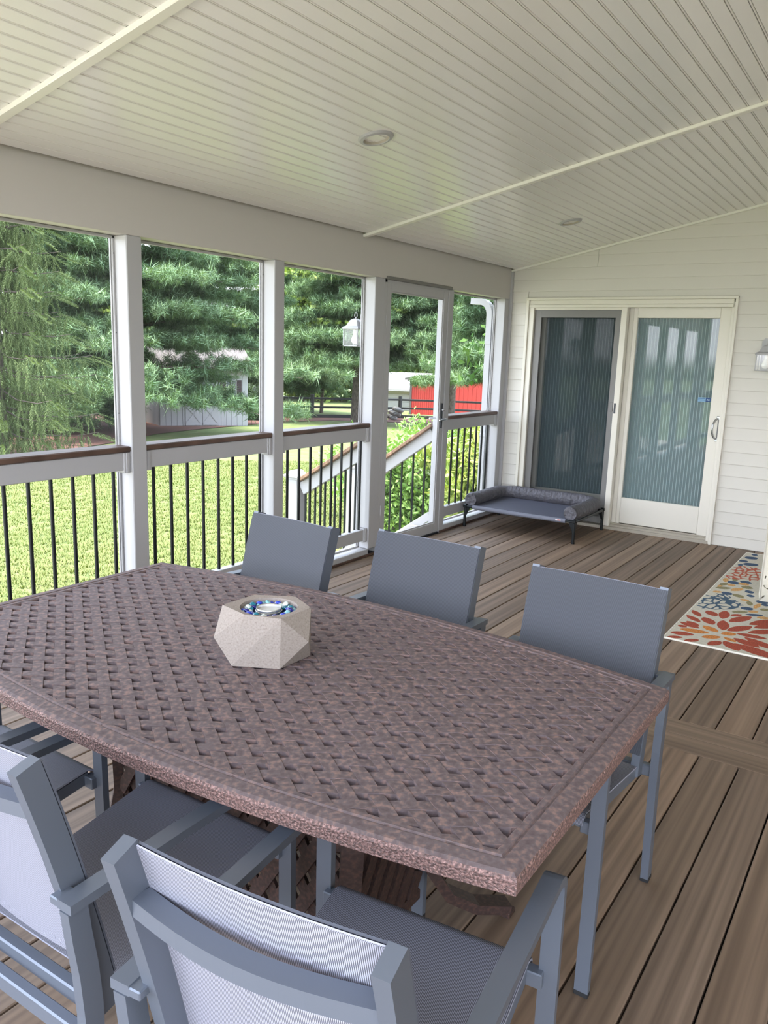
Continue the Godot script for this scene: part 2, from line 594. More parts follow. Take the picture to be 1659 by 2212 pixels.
func build_ceiling() -> void:
	var c := structure("ceiling", "cream beadboard ceiling sloping up from the screened wall", "ceiling")
	var ang := atan(SLOPE)
	var pw := 0.0667
	var L := pw / cos(ang)
	for k in range(-16, 39):
		var x := 1.098 + k * pw + pw * 0.5
		for s in [[0.012, 2.345], [2.385, 5.10], [5.14, ZE]]:
			var key := "ceil%s" % s[0]
			if not boxes.has(key):
				var b := MB.new()
				var n: float = s[1] - s[0]
				b.box(Vector3(-0.0045, 0, 0), Vector3(L - 0.0108, 0.014, n), 0.0022)
				b.box(Vector3(L * 0.5 - 0.0046, 0.0006, 0), Vector3(0.0078, 0.013, n), 0.0026)
				boxes[key] = b.mesh()
			var o := part("plank", boxes[key], M.ceil, c)
			o.position = Vector3(x, CEIL0 + SLOPE * x + 0.007 / cos(ang), (s[0] + s[1]) * 0.5)
			o.rotation.z = ang
	for s in [[0.006, 0.032], [2.343, 2.387], [5.098, 5.142]]:
		var o := part("batten", boxmesh(Vector3(RIDGE / cos(ang), 0.02, s[1] - s[0]), 0.003), M.batten, c)
		o.position = Vector3(RIDGE * 0.5, CEIL0 + SLOPE * RIDGE * 0.5 - 0.007, (s[0] + s[1]) * 0.5)
		o.rotation.z = ang
	var half := part("panel", boxmesh(Vector3(RIDGE / cos(ang) + 0.03, 0.014, ZE)), M.ceil, c)
	half.position = Vector3(RIDGE * 1.5 + 0.014, CEIL0 + SLOPE * RIDGE * 0.5 + 0.005, ZE * 0.5)
	half.rotation.z = -ang
	# the roof above keeps the sky out
	var r := structure("roof", "shingled porch roof above the beadboard ceiling", "roof")
	for s in [-1, 1]:
		var o := part("slab", boxmesh(Vector3((RIDGE + 0.45) / cos(ang), 0.12, ZE + 0.5)), M.roof, r)
		o.position = Vector3(RIDGE + s * (RIDGE + 0.45) * 0.5, CEIL0 + SLOPE * (RIDGE - 0.45) * 0.5 + 0.09, ZE * 0.5 + 0.2)
		o.rotation.z = -s * ang
	# two recessed lights
	for i in 2:
		var p: Vector3 = [Vector3(1.0, 0, 3.70), Vector3(0.977, 0, 1.15)][i]
		p.y = ceil_y(p.x)
		var t := thing("recessed_light", ["white recessed light in the middle ceiling bay above the table", "white recessed light in the ceiling bay next to the sliding door wall"][i], "ceiling light", p, 0, "recessed lights in the beadboard ceiling")
		t.rotation.z = ang
		var b := MB.new()
		b.lathe([Vector2(0.060, -0.009), Vector2(0.063, -0.012), Vector2(0.078, -0.009), Vector2(0.085, 0.0)], Vector3.ZERO, 32)
		built("trim_ring", b, M.white, t)
		b = MB.new()
		b.lathe([Vector2(0.0, 0.022), Vector2(0.044, 0.020), Vector2(0.060, -0.009)], Vector3.ZERO, 32)
		built("baffle", b, M.doorshade, t)
		b = MB.new()
		b.lathe([Vector2(0.0, 0.008), Vector2(0.03, 0.010), Vector2(0.042, 0.016), Vector2(0.044, 0.02)], Vector3(0.0, 0, -0.003), 24)
		built("lamp_face", b, M.bulb, t)


func build_back_wall() -> void:
	var w := structure("wall_back", "cream lap siding wall of the house at the porch end", "wall")
	block("sheathing", Vector3(-0.12, -0.75, -0.35), Vector3(7.5, 3.4, -0.2), M.siding, w)
	block("sheathing", Vector3(-0.12, -0.75, -0.2), Vector3(0.172, 3.3, -0.006), M.siding, w)
	block("sheathing", Vector3(1.972, -0.75, -0.2), Vector3(7.5, 3.3, -0.006), M.siding, w)
	block("sheathing", Vector3(0.172, 2.02, -0.2), Vector3(1.972, 3.3, -0.006), M.siding, w)
	block("sheathing", Vector3(0.172, -0.75, -0.2), Vector3(1.972, -0.03, -0.006), M.siding, w)
	var course := 0.09955
	for k in range(-1, 31):
		var y: float = 0.09 + k * course
		var runs := []
		if y < 2.0:
			runs = [[0.0, 0.17], [1.976, 7.4]]
		else:
			var lo := maxf(0.0, (y - CEIL0) / SLOPE)
			if lo > RIDGE: continue
			runs = [[lo, 7.4 - lo]]
			if k == 23 or k == 22:
				runs = [[lo, 0.80], [0.803, 7.4 - lo]]
		for s in runs:
			var b := MB.new()
			var yb := maxf(y, 0.005) if k >= 0 else 0.002
			var yt := y + course
			var zb := 0.011
			var p := PackedVector2Array([Vector2(-0.006, yb), Vector2(zb - 0.002, yb), Vector2(zb, yb + 0.004), Vector2(0.0015, yt), Vector2(-0.006, yt)])
			b.prism(p, Vector3(s[0], 0, 0), Vector3.BACK, Vector3.UP, Vector3(s[1] - s[0], 0, 0))
			built("siding_board", b, M.siding, w)
	block("corner_strip", Vector3(-0.004, 0.0, 0.004), Vector3(0.022, 2.26, 0.034), M.white, w, 0.003)
	# the rest of the house, closed
	var h := structure("house", "body of the house behind the porch wall", "house")
	block("wall", Vector3(-0.1, -1.2, -9.0), Vector3(9.5, 5.2, -0.36), M.siding, h)


func railing(z0: float, z1: float, label: String, posts: Array, balusters := true) -> Node3D:
	var t := thing("railing", label, "railing", Vector3(-0.05, 0, (z0 + z1) * 0.5), 0, "porch railings under the screens")
	var L := z1 - z0
	var o := part("cap_rail", boxmesh(Vector3(0.125, 0.029, L), 0.005), M.cap, t)
	o.position = Vector3(-0.022, 0.9735, 0)
	o = part("top_rail", boxmesh(Vector3(0.05, 0.092, L), 0.003), M.white, t)
	o.position = Vector3(0.004, 0.912, 0)
	o = part("bottom_rail", boxmesh(Vector3(0.05, 0.085, L), 0.003), M.white, t)
	o.position = Vector3(0.004, 0.158, 0)
	for s in [-1, 1]:
		for y in [0.905, 0.158]:
			var b := MB.new()
			b.box(Vector3(0.004, y, s * (L * 0.5 - 0.02)), Vector3(0.062, 0.104, 0.04), 0.003)
			b.box(Vector3(0.006, y, s * (L * 0.5 - 0.02)), Vector3(0.068, 0.104, 0.018), 0.003)
			built("bracket", b, M.white, t)
	if balusters:
		var m := MB.new()
		m.tube([Vector3(0, 0.195, 0), Vector3(0, 0.87, 0)], 0.0093, 10)
		var me := m.mesh()
		for z in posts:
			o = part("baluster", me, M.black, t)
			o.position = Vector3(0.0, 0, z - (z0 + z1) * 0.5)
	return t


func screen_bay(called: String, label: String, z0: float, z1: float) -> void:
	var w := structure(called, label, "screen window")
	var b := MB.new()
	var x := -0.098
	for s in [[z0, z0 + 0.012], [z1 - 0.012, z1]]:
		b.box(Vector3(x, 1.03, (s[0] + s[1]) * 0.5), Vector3(0.018, 1.966, 0.012), 0.002)
		b.box(Vector3(x - 0.006, 1.03, (s[0] + s[1]) * 0.5 + (0.008 if s[0] == z0 else -0.008)), Vector3(0.008, 1.966, 0.008))
	for y in [0.056, 2.005]:
		b.box(Vector3(x, y, (z0 + z1) * 0.5), Vector3(0.018, 0.014, z1 - z0), 0.002)
	built("frame", b, M.white, w)
	var s := MB.new()
	for y in [0.45, 1.15, 1.55, 1.93]:
		for z in [z0 + 0.006, z1 - 0.006]:
			s.ball(Vector3(x + 0.009, y, z), Vector3(0.003, 0.003, 0.003), 6, 4)
	built("screws", s, M.darksteel, w)
	var p := MB.new()
	p.quad(Vector3(x, 0.05, z1 - 0.01), Vector3(x, 0.05, z0 + 0.01), Vector3(x, 2.012, z0 + 0.01), Vector3(x, 2.012, z1 - 0.01))
	built("screen_pane", p, M.screen, w)


func build_screen_walls() -> void:
	var beam := structure("wall_left", "cream header beam carrying the ceiling over the screened openings", "beam")
	block("header", Vector3(-0.13, HB, 0.0), Vector3(0.0, 2.30, ZE), M.header, beam, 0.002)
	block("curb", Vector3(-0.13, -0.01, 2.215), Vector3(0.0, 0.05, ZE), M.white, beam, 0.004)
	block("curb", Vector3(-0.13, -0.01, 0.03), Vector3(0.0, 0.05, 1.16), M.white, beam, 0.004)
	block("rim_board", Vector3(-0.135, -0.34, 0.0), Vector3(-0.12, 0.0, ZE + 0.1), M.white, beam)
	block("floor_strip", Vector3(0.0, 0.0, 2.1), Vector3(0.012, 0.014, ZE), M.cap, beam)
	block("floor_strip", Vector3(0.0, 0.0, 0.03), Vector3(0.012, 0.014, 1.16), M.cap, beam)
	var zs := [[0.034, 0.124], [1.085, 1.165], [2.096, 2.218], [3.184, 3.275], [4.254, 4.347], [5.324, 5.417], [6.394, 6.487], [ZE - 0.093, ZE]]
	var names := ["white corner post against the house siding", "white post on the latch side of the screen door", "wide white post on the hinge side of the screen door", "white square post between the second and third screens", "white square post behind the far table corner"]
	for i in zs.size():
		var o := block("trim_%d" % (i + 1), Vector3(-0.105, 0.05, zs[i][0]), Vector3(0, HB, zs[i][1]), M.white, self, 0.004)
		tag(o, names[i] if i < 5 else "white square porch post outside the picture, number %d along the wall" % (i + 1), "post", "", "structure")
	screen_bay("window_1", "insect screen bay left of the first post, spruce branches beyond", 4.347, 5.324)
	screen_bay("window_2", "insect screen bay looking to the white garden shed", 3.275, 4.254)
	screen_bay("window_3", "insect screen bay with the white wall lantern outside", 2.218, 3.184)
	screen_bay("window_4", "narrow insect screen bay beside the house wall, red barn beyond", 0.124, 1.085)
	railing(4.347, 5.324, "railing with brown cap and black balusters under the spruce screen", [5.015, 4.897, 4.782, 4.664, 4.547, 4.430, 5.132, 5.249])
	railing(3.275, 4.254, "railing with brown cap and black balusters between the two square posts", [4.175, 4.056, 3.938, 3.82, 3.701, 3.584, 3.466, 3.349])
	railing(2.218, 3.184, "railing with brown cap and black balusters in front of the outdoor stair rail", [3.088, 2.971, 2.854, 2.737, 2.621, 2.507, 2.391, 2.277])
	railing(0.124, 1.085, "short railing with brown cap and black balusters between screen door and house", [1.026, 0.913, 0.801, 0.689, 0.573, 0.460, 0.347, 0.236])
	# out of the picture: the same wall towards the viewer, the open gable end and the far side
	railing(5.417, 6.394, "railing beside the near end of the table, outside the picture", [], false)
	railing(6.487, ZE - 0.1, "railing behind the viewer on the screened wall", [], false)
	railing(ZE + 0.05, ZD, "railing along the open part of the deck behind the viewer", [], false)
	var far := structure("wall_right", "cream siding wall on the opposite side of the porch", "wall")
	block("sheathing", Vector3(7.4, -0.3, -0.1), Vector3(7.55, 2.4, ZE), M.siding, far)
	for k in 23:
		block("siding_board", Vector3(7.386, 0.09 + k * 0.0995, 0.0), Vector3(7.402, 0.09 + k * 0.0995 + 0.094, ZE), M.siding, far, 0.003)
	railing(7.557, 9.1, "railing behind the viewer further along the screened wall", [], false)
	var front := structure("wall_front", "posts of the open porch end behind the viewer", "wall")
	for x in [0.0, 2.4, 4.9, 7.3]:
		block("post", Vector3(x, 0.0, ZE - 0.1), Vector3(x + 0.1, ceil_y(x + 0.05) - 0.02, ZE), M.white, front)
	# downspout outside the corner post
	var d := thing("downspout", "white downspout with a curved elbow outside the corner post", "downspout", Vector3(-0.165, gy(-0.165, 0.07), 0.07))
	var g := -gy(-0.165, 0.07)
	var b := MB.new()
	var pts := []
	for i in 9:
		var a := PI * 0.5 * i / 8.0
		pts.append(Vector3(-0.10 + 0.10 * sin(a), g + 1.87 + 0.12 * cos(a) , 0))
	pts.push_front(Vector3(-0.2, g + 1.995, 0))
	pts.append(Vector3(0, 0.05, 0))
	b.bar(pts, 0.075, 0.055, Vector3.BACK)
	built("pipe", b, M.white, d)
	for y in [1.62, 0.75]:
		b = MB.new()
		b.box(Vector3(0, g + y, 0), Vector3(0.063, 0.035, 0.083), 0.003)
		built("strap", b, M.white, d)


func build_screen_door() -> void:
	var jamb := structure("trim_11", "white jambs and grey header strip around the screen door", "trim")
	block("jamb", Vector3(-0.105, 0.0, 2.066), Vector3(-0.002, HB, 2.096), M.white, jamb, 0.002)
	block("jamb", Vector3(-0.035, 0.0, 1.118), Vector3(-0.001, HB, 1.166), M.white, jamb, 0.002)
	block("header_strip", Vector3(0.0, 2.008, 1.14), Vector3(0.016, 2.032, 2.085), M.greyframe, jamb, 0.002)
	block("header_lip", Vector3(-0.10, 1.99, 1.12), Vector3(-0.002, HB, 2.096), M.white, jamb)
	block("sill", Vector3(-0.13, -0.02, 1.165), Vector3(0.0, 0.008, 2.096), M.darksteel, jamb)
	var d := structure("door_1", "white framed screen door with a lever latch", "screen door")
	var xa := -0.03
	var xb := -0.004
	block("stile", Vector3(xa, 0.012, 2.004), Vector3(xb, 2.0, 2.062), M.white, d, 0.003)
	block("stile", Vector3(xa, 0.012, 1.172), Vector3(xb, 2.0, 1.236), M.white, d, 0.003)
	block("top_rail", Vector3(xa, 1.932, 1.236), Vector3(xb, 2.0, 2.004), M.white, d, 0.003)
	block("bottom_rail", Vector3(xa, 0.012, 1.236), Vector3(xb, 0.094, 2.004), M.white, d, 0.003)
	var b := MB.new()
	for z in [1.241, 1.999]:
		b.box(Vector3(-0.018, 1.013, z), Vector3(0.014, 1.84, 0.01), 0.002)
	for y in [0.099, 1.927]:
		b.box(Vector3(-0.018, y, 1.62), Vector3(0.014, 0.01, 0.766), 0.002)
	built("bead", b, M.white, d)
	var p := MB.new()
	p.quad(Vector3(-0.02, 0.1, 2.0), Vector3(-0.02, 0.1, 1.24), Vector3(-0.02, 1.93, 1.24), Vector3(-0.02, 1.93, 2.0))
	built("screen_pane", p, M.screen, d)
	for y in [0.32, 1.02, 1.72]:
		block("hinge", Vector3(-0.006, y - 0.04, 2.058), Vector3(0.003, y + 0.04, 2.07), M.white, d, 0.002)
	block("latch_plate", Vector3(-0.004, 0.895, 1.196), Vector3(0.006, 1.10, 1.220), M.darksteel, d, 0.002)
	b = MB.new()
	b.tube([Vector3(0.0, 0.968, 1.207), Vector3(0.035, 0.968, 1.207)], 0.008, 10)
	b.tube([Vector3(0.035, 0.968, 1.187), Vector3(0.04, 0.968, 1.23), Vector3(0.04, 0.966, 1.30)], [0.008, 0.008, 0.006], 10)
	b.tube([Vector3(-0.03, 0.972, 1.207), Vector3(-0.075, 0.972, 1.207), Vector3(-0.08, 0.972, 1.26)], 0.007, 10)
	built("handle", b, M.steel, d)
	b = MB.new()
	b.tube([Vector3(0.004, 1.045, 1.207), Vector3(0.02, 1.045, 1.207), Vector3(0.024, 1.05, 1.19)], 0.006, 8)
	built("lock_knob", b, M.steel, d)


func build_slider() -> void:
	var d := structure("door_2", "cream sliding patio door with pleated shades behind the glass", "sliding door")
	# casing and frame
	var L := 0.166
	var R := 1.978
	var T := 2.026
	var b := MB.new()
	b.box(Vector3(L + 0.014, T * 0.5, 0.012), Vector3(0.028, T, 0.036), 0.003)
	b.box(Vector3(R - 0.011, T * 0.5, 0.012), Vector3(0.022, T, 0.036), 0.003)
	b.box(Vector3((L + R) * 0.5, T - 0.011, 0.014), Vector3(R - L, 0.022, 0.042), 0.003)
	built("casing", b, M.door, d)
	b = MB.new()
	b.box(Vector3(0.218, 0.99, -0.01), Vector3(0.048, 1.98, 0.05), 0.003)
	b.box(Vector3(1.944, 0.99, -0.02), Vector3(0.03, 1.98, 0.05), 0.003)
	b.box(Vector3(1.07, 1.985, -0.01), Vector3(1.75, 0.038, 0.05), 0.003)
	b.box(Vector3(1.07, 1.952, -0.004), Vector3(1.75, 0.026, 0.055), 0.003)
	b.box(Vector3(0.655, 1.93, -0.016), Vector3(0.83, 0.022, 0.03), 0.002)
	built("frame", b, M.door, d)
	block("mullion", Vector3(1.048, 0.03, -0.05), Vector3(1.098, 1.94, 0.02), M.door, d, 0.003)
	b = MB.new()
	b.box(Vector3(1.07, 0.012, -0.02), Vector3(1.75, 0.028, 0.07), 0.002)
	b.box(Vector3(1.52, 0.034, -0.03), Vector3(0.85, 0.02, 0.04), 0.002)
	b.box(Vector3(1.52, 0.05, -0.05), Vector3(0.85, 0.014, 0.03), 0.002)
	built("sill", b, M.doorshade, d)
	# left: fixed panel behind a grey framed insect screen
	b = MB.new()
	b.box(Vector3(0.277, 0.98, -0.02), Vector3(0.062, 1.88, 0.02), 0.002)
	b.box(Vector3(1.02, 0.98, -0.02), Vector3(0.056, 1.88, 0.02), 0.002)
	b.box(Vector3(0.65, 1.886, -0.02), Vector3(0.69, 0.066, 0.02), 0.002)
	b.box(Vector3(0.65, 0.07, -0.02), Vector3(0.69, 0.06, 0.02), 0.002)
	built("screen_frame", b, M.greyframe, d)
	b = MB.new()
	b.quad(Vector3(0.30, 0.1, -0.024), Vector3(1.0, 0.1, -0.024), Vector3(1.0, 1.86, -0.024), Vector3(0.30, 1.86, -0.024))
	built("screen_pane", b, M.darkscreen, d)
	block("screen_latch", Vector3(1.006, 1.05, -0.012), Vector3(1.034, 1.13, -0.004), M.greyframe, d, 0.002)
	block("strike_plate", Vector3(1.054, 1.035, 0.018), Vector3(1.07, 1.125, 0.023), M.darksteel, d, 0.001)
	b = MB.new()
	b.box(Vector3(0.30, 0.98, -0.07), Vector3(0.08, 1.90, 0.04), 0.002)
	b.box(Vector3(1.02, 0.98, -0.07), Vector3(0.06, 1.90, 0.04), 0.002)
	b.box(Vector3(0.66, 1.90, -0.07), Vector3(0.7, 0.07, 0.04), 0.002)
	b.box(Vector3(0.66, 0.16, -0.07), Vector3(0.7, 0.26, 0.04), 0.002)
	built("fixed_panel", b, M.door, d)
	# right: the sliding panel
	b = MB.new()
	b.box(Vector3(1.118, 1.0, -0.085), Vector3(0.05, 1.9, 0.05), 0.003)
	b.box(Vector3(1.155, 1.0, -0.062), Vector3(0.036, 1.9, 0.03), 0.003)
	b.box(Vector3(1.886, 1.0, -0.056), Vector3(0.088, 1.9, 0.036), 0.003)
	b.box(Vector3(1.506, 1.90, -0.058), Vector3(0.67, 0.09, 0.032), 0.003)
	b.box(Vector3(1.506, 0.178, -0.058), Vector3(0.67, 0.23, 0.032), 0.003)
	built("sliding_panel", b, M.door, d)
	for s in [[0.338, 0.992], [1.172, 1.844]]:
		b = MB.new()
		b.quad(Vector3(s[0], 0.285, -0.066), Vector3(s[1], 0.285, -0.066), Vector3(s[1], 1.862, -0.066), Vector3(s[0], 1.862, -0.066))
		built("glass", b, M.glass, d)
		# pleated shade: narrow upright folds, pale ridges and shaded valleys
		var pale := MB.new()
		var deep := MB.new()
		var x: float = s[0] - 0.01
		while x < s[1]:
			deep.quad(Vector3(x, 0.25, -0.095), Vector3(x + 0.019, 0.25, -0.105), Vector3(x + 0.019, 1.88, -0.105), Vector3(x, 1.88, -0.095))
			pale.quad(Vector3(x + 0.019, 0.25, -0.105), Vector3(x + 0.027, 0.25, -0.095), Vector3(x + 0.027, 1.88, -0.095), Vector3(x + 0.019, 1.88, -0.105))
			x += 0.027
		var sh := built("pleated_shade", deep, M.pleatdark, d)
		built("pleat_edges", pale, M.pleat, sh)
	# bow handle
	b = MB.new()
	var pts := []
	for i in 13:
		var a := PI * i / 12.0
		pts.append(Vector3(1.915 - 0.03 * sin(a), 0.965 - 0.085 * cos(a), -0.036 + 0.05 * sin(a)))
	b.tube(pts, 0.008, 8)
	b.box(Vector3(1.915, 1.055, -0.034), Vector3(0.026, 0.03, 0.012), 0.003)
	b.box(Vector3(1.915, 0.875, -0.034), Vector3(0.026, 0.03, 0.012), 0.003)
	built("handle", b, M.steel, d)
	block("handle_plate", Vector3(1.912, 0.88, -0.04), Vector3(1.932, 1.05, -0.036), M.greyframe, d, 0.001)
	# small blue sticker inside the glass
	var st := block("sticker", Vector3(1.73, 1.178, -0.0664), Vector3(1.835, 1.214, -0.0654), std(rgb(120, 160, 190), 0.5), d)
	b = MB.new()
	b.box(Vector3(0.030, 0, 0.0008), Vector3(0.040, 0.034, 0.0006))
	built("emblem", b, std(rgb(24, 62, 112), 0.5), st)
	var tm := TextMesh.new()
	tm.text = "AS"
	tm.font_size = 32
	tm.pixel_size = 0.0006
	tm.depth = 0.0004
	var lt := part("lettering", tm, std(rgb(190, 214, 230), 0.5), st)
	lt.position = Vector3(0.030, 0, 0.0014)
	b = MB.new()
	for y in [0.008, -0.004]:
		b.box(Vector3(-0.022, y, 0.0008), Vector3(0.055, 0.004, 0.0006))
	built("print", b, std(rgb(44, 88, 136), 0.5), st)


func stair_rail(called: String, label: String, z: float, a: Vector2, c: Vector2, nx: float, ntop: float) -> void:
	var t := thing(called, label, "stair railing", Vector3(-0.12, 0, z), 0)
	var o := Vector3(0.12, 0, 0)
	var A := Vector3(a.x, a.y, 0) + o
	var B := Vector3(c.x, c.y, 0) + o
	var b := MB.new()
	b.span(A + Vector3(0, -0.014, 0), B + Vector3(0, -0.014, 0), 0.13, 0.028, Vector3.UP, 0.004)
	built("cap_rail", b, M.stepcap, t)
	b = MB.new()
	b.span(A + Vector3(0, -0.088, 0), B + Vector3(0, -0.088, 0), 0.05, 0.10, Vector3.UP, 0.003)
	built("top_rail", b, M.white, t)
	b = MB.new()
	var drop := Vector3(0, -0.80, 0)
	b.span(A + drop, B + drop, 0.05, 0.07, Vector3.UP, 0.003)
	built("bottom_rail", b, M.white, t)
	var n := 6
	for i in n:
		var q := A.lerp(B, (i + 0.7) / n)
		b = MB.new()
		b.tube([q + Vector3(0, -0.78, 0), q + Vector3(0, -0.13, 0)], 0.0093, 8)
		built("baluster", b, M.black, t)
	# newel
	var g := gy(nx, z)
	b = MB.new()
	b.box(Vector3(nx, (g + ntop - 0.06) * 0.5, 0) + o, Vector3(0.105, ntop - 0.06 - g, 0.105), 0.004)
	var nw := built("newel_post", b, M.white, t)
	b = MB.new()
	b.box(Vector3(nx, ntop - 0.05, 0) + o, Vector3(0.145, 0.022, 0.145), 0.004)
	b.box(Vector3(nx, ntop - 0.068, 0) + o, Vector3(0.122, 0.018, 0.122), 0.003)
	var p := PackedVector2Array([Vector2(-0.07, 0), Vector2(0.07, 0), Vector2(0.02, 0.034), Vector2(-0.02, 0.034)])
	b.prism(p, Vector3(nx, ntop - 0.039, -0.05) + o, Vector3.RIGHT, Vector3.UP, Vector3(0, 0, 0.1))
	built("post_cap", b, M.white, nw)


func build_stairs() -> void:
	stair_rail("stair_railing", "outdoor stair railing with white newel seen through the third screen", 2.15, Vector2(-0.11, 0.855), Vector2(-0.69, 0.505), -0.76, 0.565)
	stair_rail("stair_railing", "far outdoor stair railing seen through the screen door", 1.12, Vector2(-0.11, 0.925), Vector2(-0.80, 0.44), -0.93, 0.525)
	var s := thing("porch_steps", "white wooden porch steps below the screen door", "steps", Vector3(-0.14, 0, 1.64))
	var g := gy(-0.7, 1.6)
	for i in 3:
		var y: float = -0.19 * (i + 1)
		var o := part("tread", boxmesh(Vector3(0.28, 0.026, 0.84), 0.004), M.stepcap, s)
		o.position = Vector3(-0.13 - 0.27 * i, y, 0)
	for z in [-0.45, 0.45]:
		var b := MB.new()
		b.prism(PackedVector2Array([Vector2(0.02, 0.03), Vector2(-0.12, 0.03), Vector2(-0.98, g + 0.12), Vector2(-0.98, g), Vector2(-0.6, g), Vector2(0.02, -0.4)]), Vector3(0, 0, z - 0.02), Vector3.RIGHT, Vector3.UP, Vector3(0, 0, 0.04))
		built("stringer", b, M.white, s)


func table_half(x: float) -> float:      # half depth of the bowed table top at x from its centre
	var u := clampf(x / 0.898, -1.0, 1.0)
	return 0.4345 + 0.102 * (1.0 - u * u)


func build_table() -> void:
	var t := thing("dining_table", "large bronze cast metal table with a woven lattice top and bowed sides", "table", Vector3(1.985, 0, 5.54))
	var top := 0.73
	# outline
	var line := []
	var N := 28
	for i in N + 1:
		var x := -0.898 + 1.796 * i / N
		line.append(Vector2(x, table_half(x)))
	for i in N + 1:
		var x := 0.898 - 1.796 * i / N
		line.append(Vector2(x, -table_half(x)))
	var nor := []
	for i in line.size():
		var a: Vector2 = line[i - 1] if i > 0 else line[-1]
		var b: Vector2 = line[i]
		var c: Vector2 = line[(i + 1) % line.size()]
		var n1 := Vector2((b - a).y, -(b - a).x).normalized()
		var n2 := Vector2((c - b).y, -(c - b).x).normalized()
		var k := (n1 + n2).normalized()
		nor.append(k / maxf(0.6, k.dot(n1)))
	var flip: float = 1.0 if (nor[10] as Vector2).y < 0 else -1.0
	var prof := [Vector2(0.034, -0.030), Vector2(0.010, -0.036), Vector2(0.0, -0.034), Vector2(-0.001, -0.010), Vector2(0.002, -0.004), Vector2(0.008, 0.0), Vector2(0.033, 0.0018), Vector2(0.036, -0.0012), Vector2(0.039, -0.0012), Vector2(0.042, 0.0018), Vector2(0.052, 0.0016), Vector2(0.056, -0.002), Vector2(0.056, -0.022), Vector2(0.034, -0.030)]
	var b := MB.new()
	var e := MB.new()
	for i in line.size():
		var j := (i + 1) % line.size()
		for k in prof.size() - 1:
			var q := []
			for s in [[i, k], [j, k], [j, k + 1], [i, k + 1]]:
				var w: Vector2 = line[s[0]] + nor[s[0]] * flip * prof[s[1]].x
				q.append(Vector3(w.x, top + prof[s[1]].y, w.y))
			var mid := Vector3(line[i].x, 0, line[i].y)
			var d: Vector2 = (prof[k + 1] - prof[k])
			var on := Vector2(d.y, -d.x)
			var o2: Vector2 = nor[i] * flip * -on.x
			(e if k < 4 and k > 0 else b).face(q, Vector3(-o2.x, -on.y, -o2.y) * -1.0)
	built("border", b, M.bronze, t)
	built("edge", e, M.rim, t)
	# woven strips: two sets crossing each other, over and under in turn
	var o := Vector2(0.836, 0.394)
	var va := Vector2(0.0418, 0.0290)
	var vb := Vector2(0.0418, -0.0290)
	for set_ in 2:
		var along: Vector2 = va if set_ == 0 else vb
		var over: Vector2 = vb if set_ == 0 else va
		for j in range(-60, 30):
			var lo := 1e9
			var hi := -1e9
			var s := -60.0
			while s < 60.0:
				var w := o + along * s + over * (j + 0.5)
				if absf(w.x) < 0.850 and absf(w.y) < table_half(w.x) - 0.046:
					lo = minf(lo, s)
					hi = maxf(hi, s)
				s += 0.1
			if hi - lo < 0.3:
				continue
			var ts := [lo]
			for m in range(int(floor(lo)) - 1, int(ceil(hi)) + 1):
				for f in [0.0, 0.215, 0.235, 0.5, 0.765, 0.785]:
					if m + f > lo + 0.005 and m + f < hi - 0.005:
						ts.append(m + f)
			ts.append(hi)
			var mb := MB.new()
			var pr := []
			for tt in ts:
				var m := int(floor(tt))
				var up := posmod(m + j, 2) == set_
				var c: Vector2 = o + along * tt + over * (j + 0.5)
				var fr: float = tt - m
				var dip := 0.0008 * absf(fr - 0.5) / 0.5 if up else (0.0008 + 0.0010 * (0.5 - absf(fr - 0.5)) / 0.225 if absf(fr - 0.5) > 0.275 else 0.0045)
				var h := top + 0.0010 - dip
				var w: Vector2 = over * 0.275
				pr.append([Vector3(c.x - w.x, h, c.y - w.y), Vector3(c.x + w.x, h, c.y + w.y)])
			for i in pr.size() - 1:
				var l0: Vector3 = pr[i][0]
				var r0: Vector3 = pr[i][1]
				var l1: Vector3 = pr[i + 1][0]
				var r1: Vector3 = pr[i + 1][1]
				var dn := func(p: Vector3) -> Vector3: return Vector3(p.x, top - 0.019, p.z)
				var sd: Vector3 = l0 - r0
				mb.face([l0, r0, r1, l1], Vector3.UP)
				mb.face([l0, l1, dn.call(l1), dn.call(l0)], sd)
				mb.face([r0, r1, dn.call(r1), dn.call(r0)], -sd)
				mb.face([dn.call(l0), dn.call(r0), dn.call(r1), dn.call(l1)], Vector3.DOWN)
			built("slat", mb, M.bronze, t)
	# base: four curved legs, lattice sides between them, an apron under the top
	for sx in [-1, 1]:
		for sz in [-1, 1]:
			var mb := MB.new()
			mb.bar([Vector3(sx * 0.37, 0.70, sz * 0.14), Vector3(sx * 0.395, 0.56, sz * 0.155), Vector3(sx * 0.40, 0.42, sz * 0.16), Vector3(sx * 0.395, 0.30, sz * 0.16), Vector3(sx * 0.405, 0.19, sz * 0.18), Vector3(sx * 0.44, 0.10, sz * 0.225), Vector3(sx * 0.49, 0.048, sz * 0.29), Vector3(sx * 0.55, 0.024, sz * 0.37)], 0.05, 0.026, Vector3(sx * 0.77, 0, -sz * 0.64).normalized())
			mb.box(Vector3(sx * 0.548, 0.009, sz * 0.366), Vector3(0.04, 0.018, 0.04), 0.003)
			built("leg", mb, M.base, t)
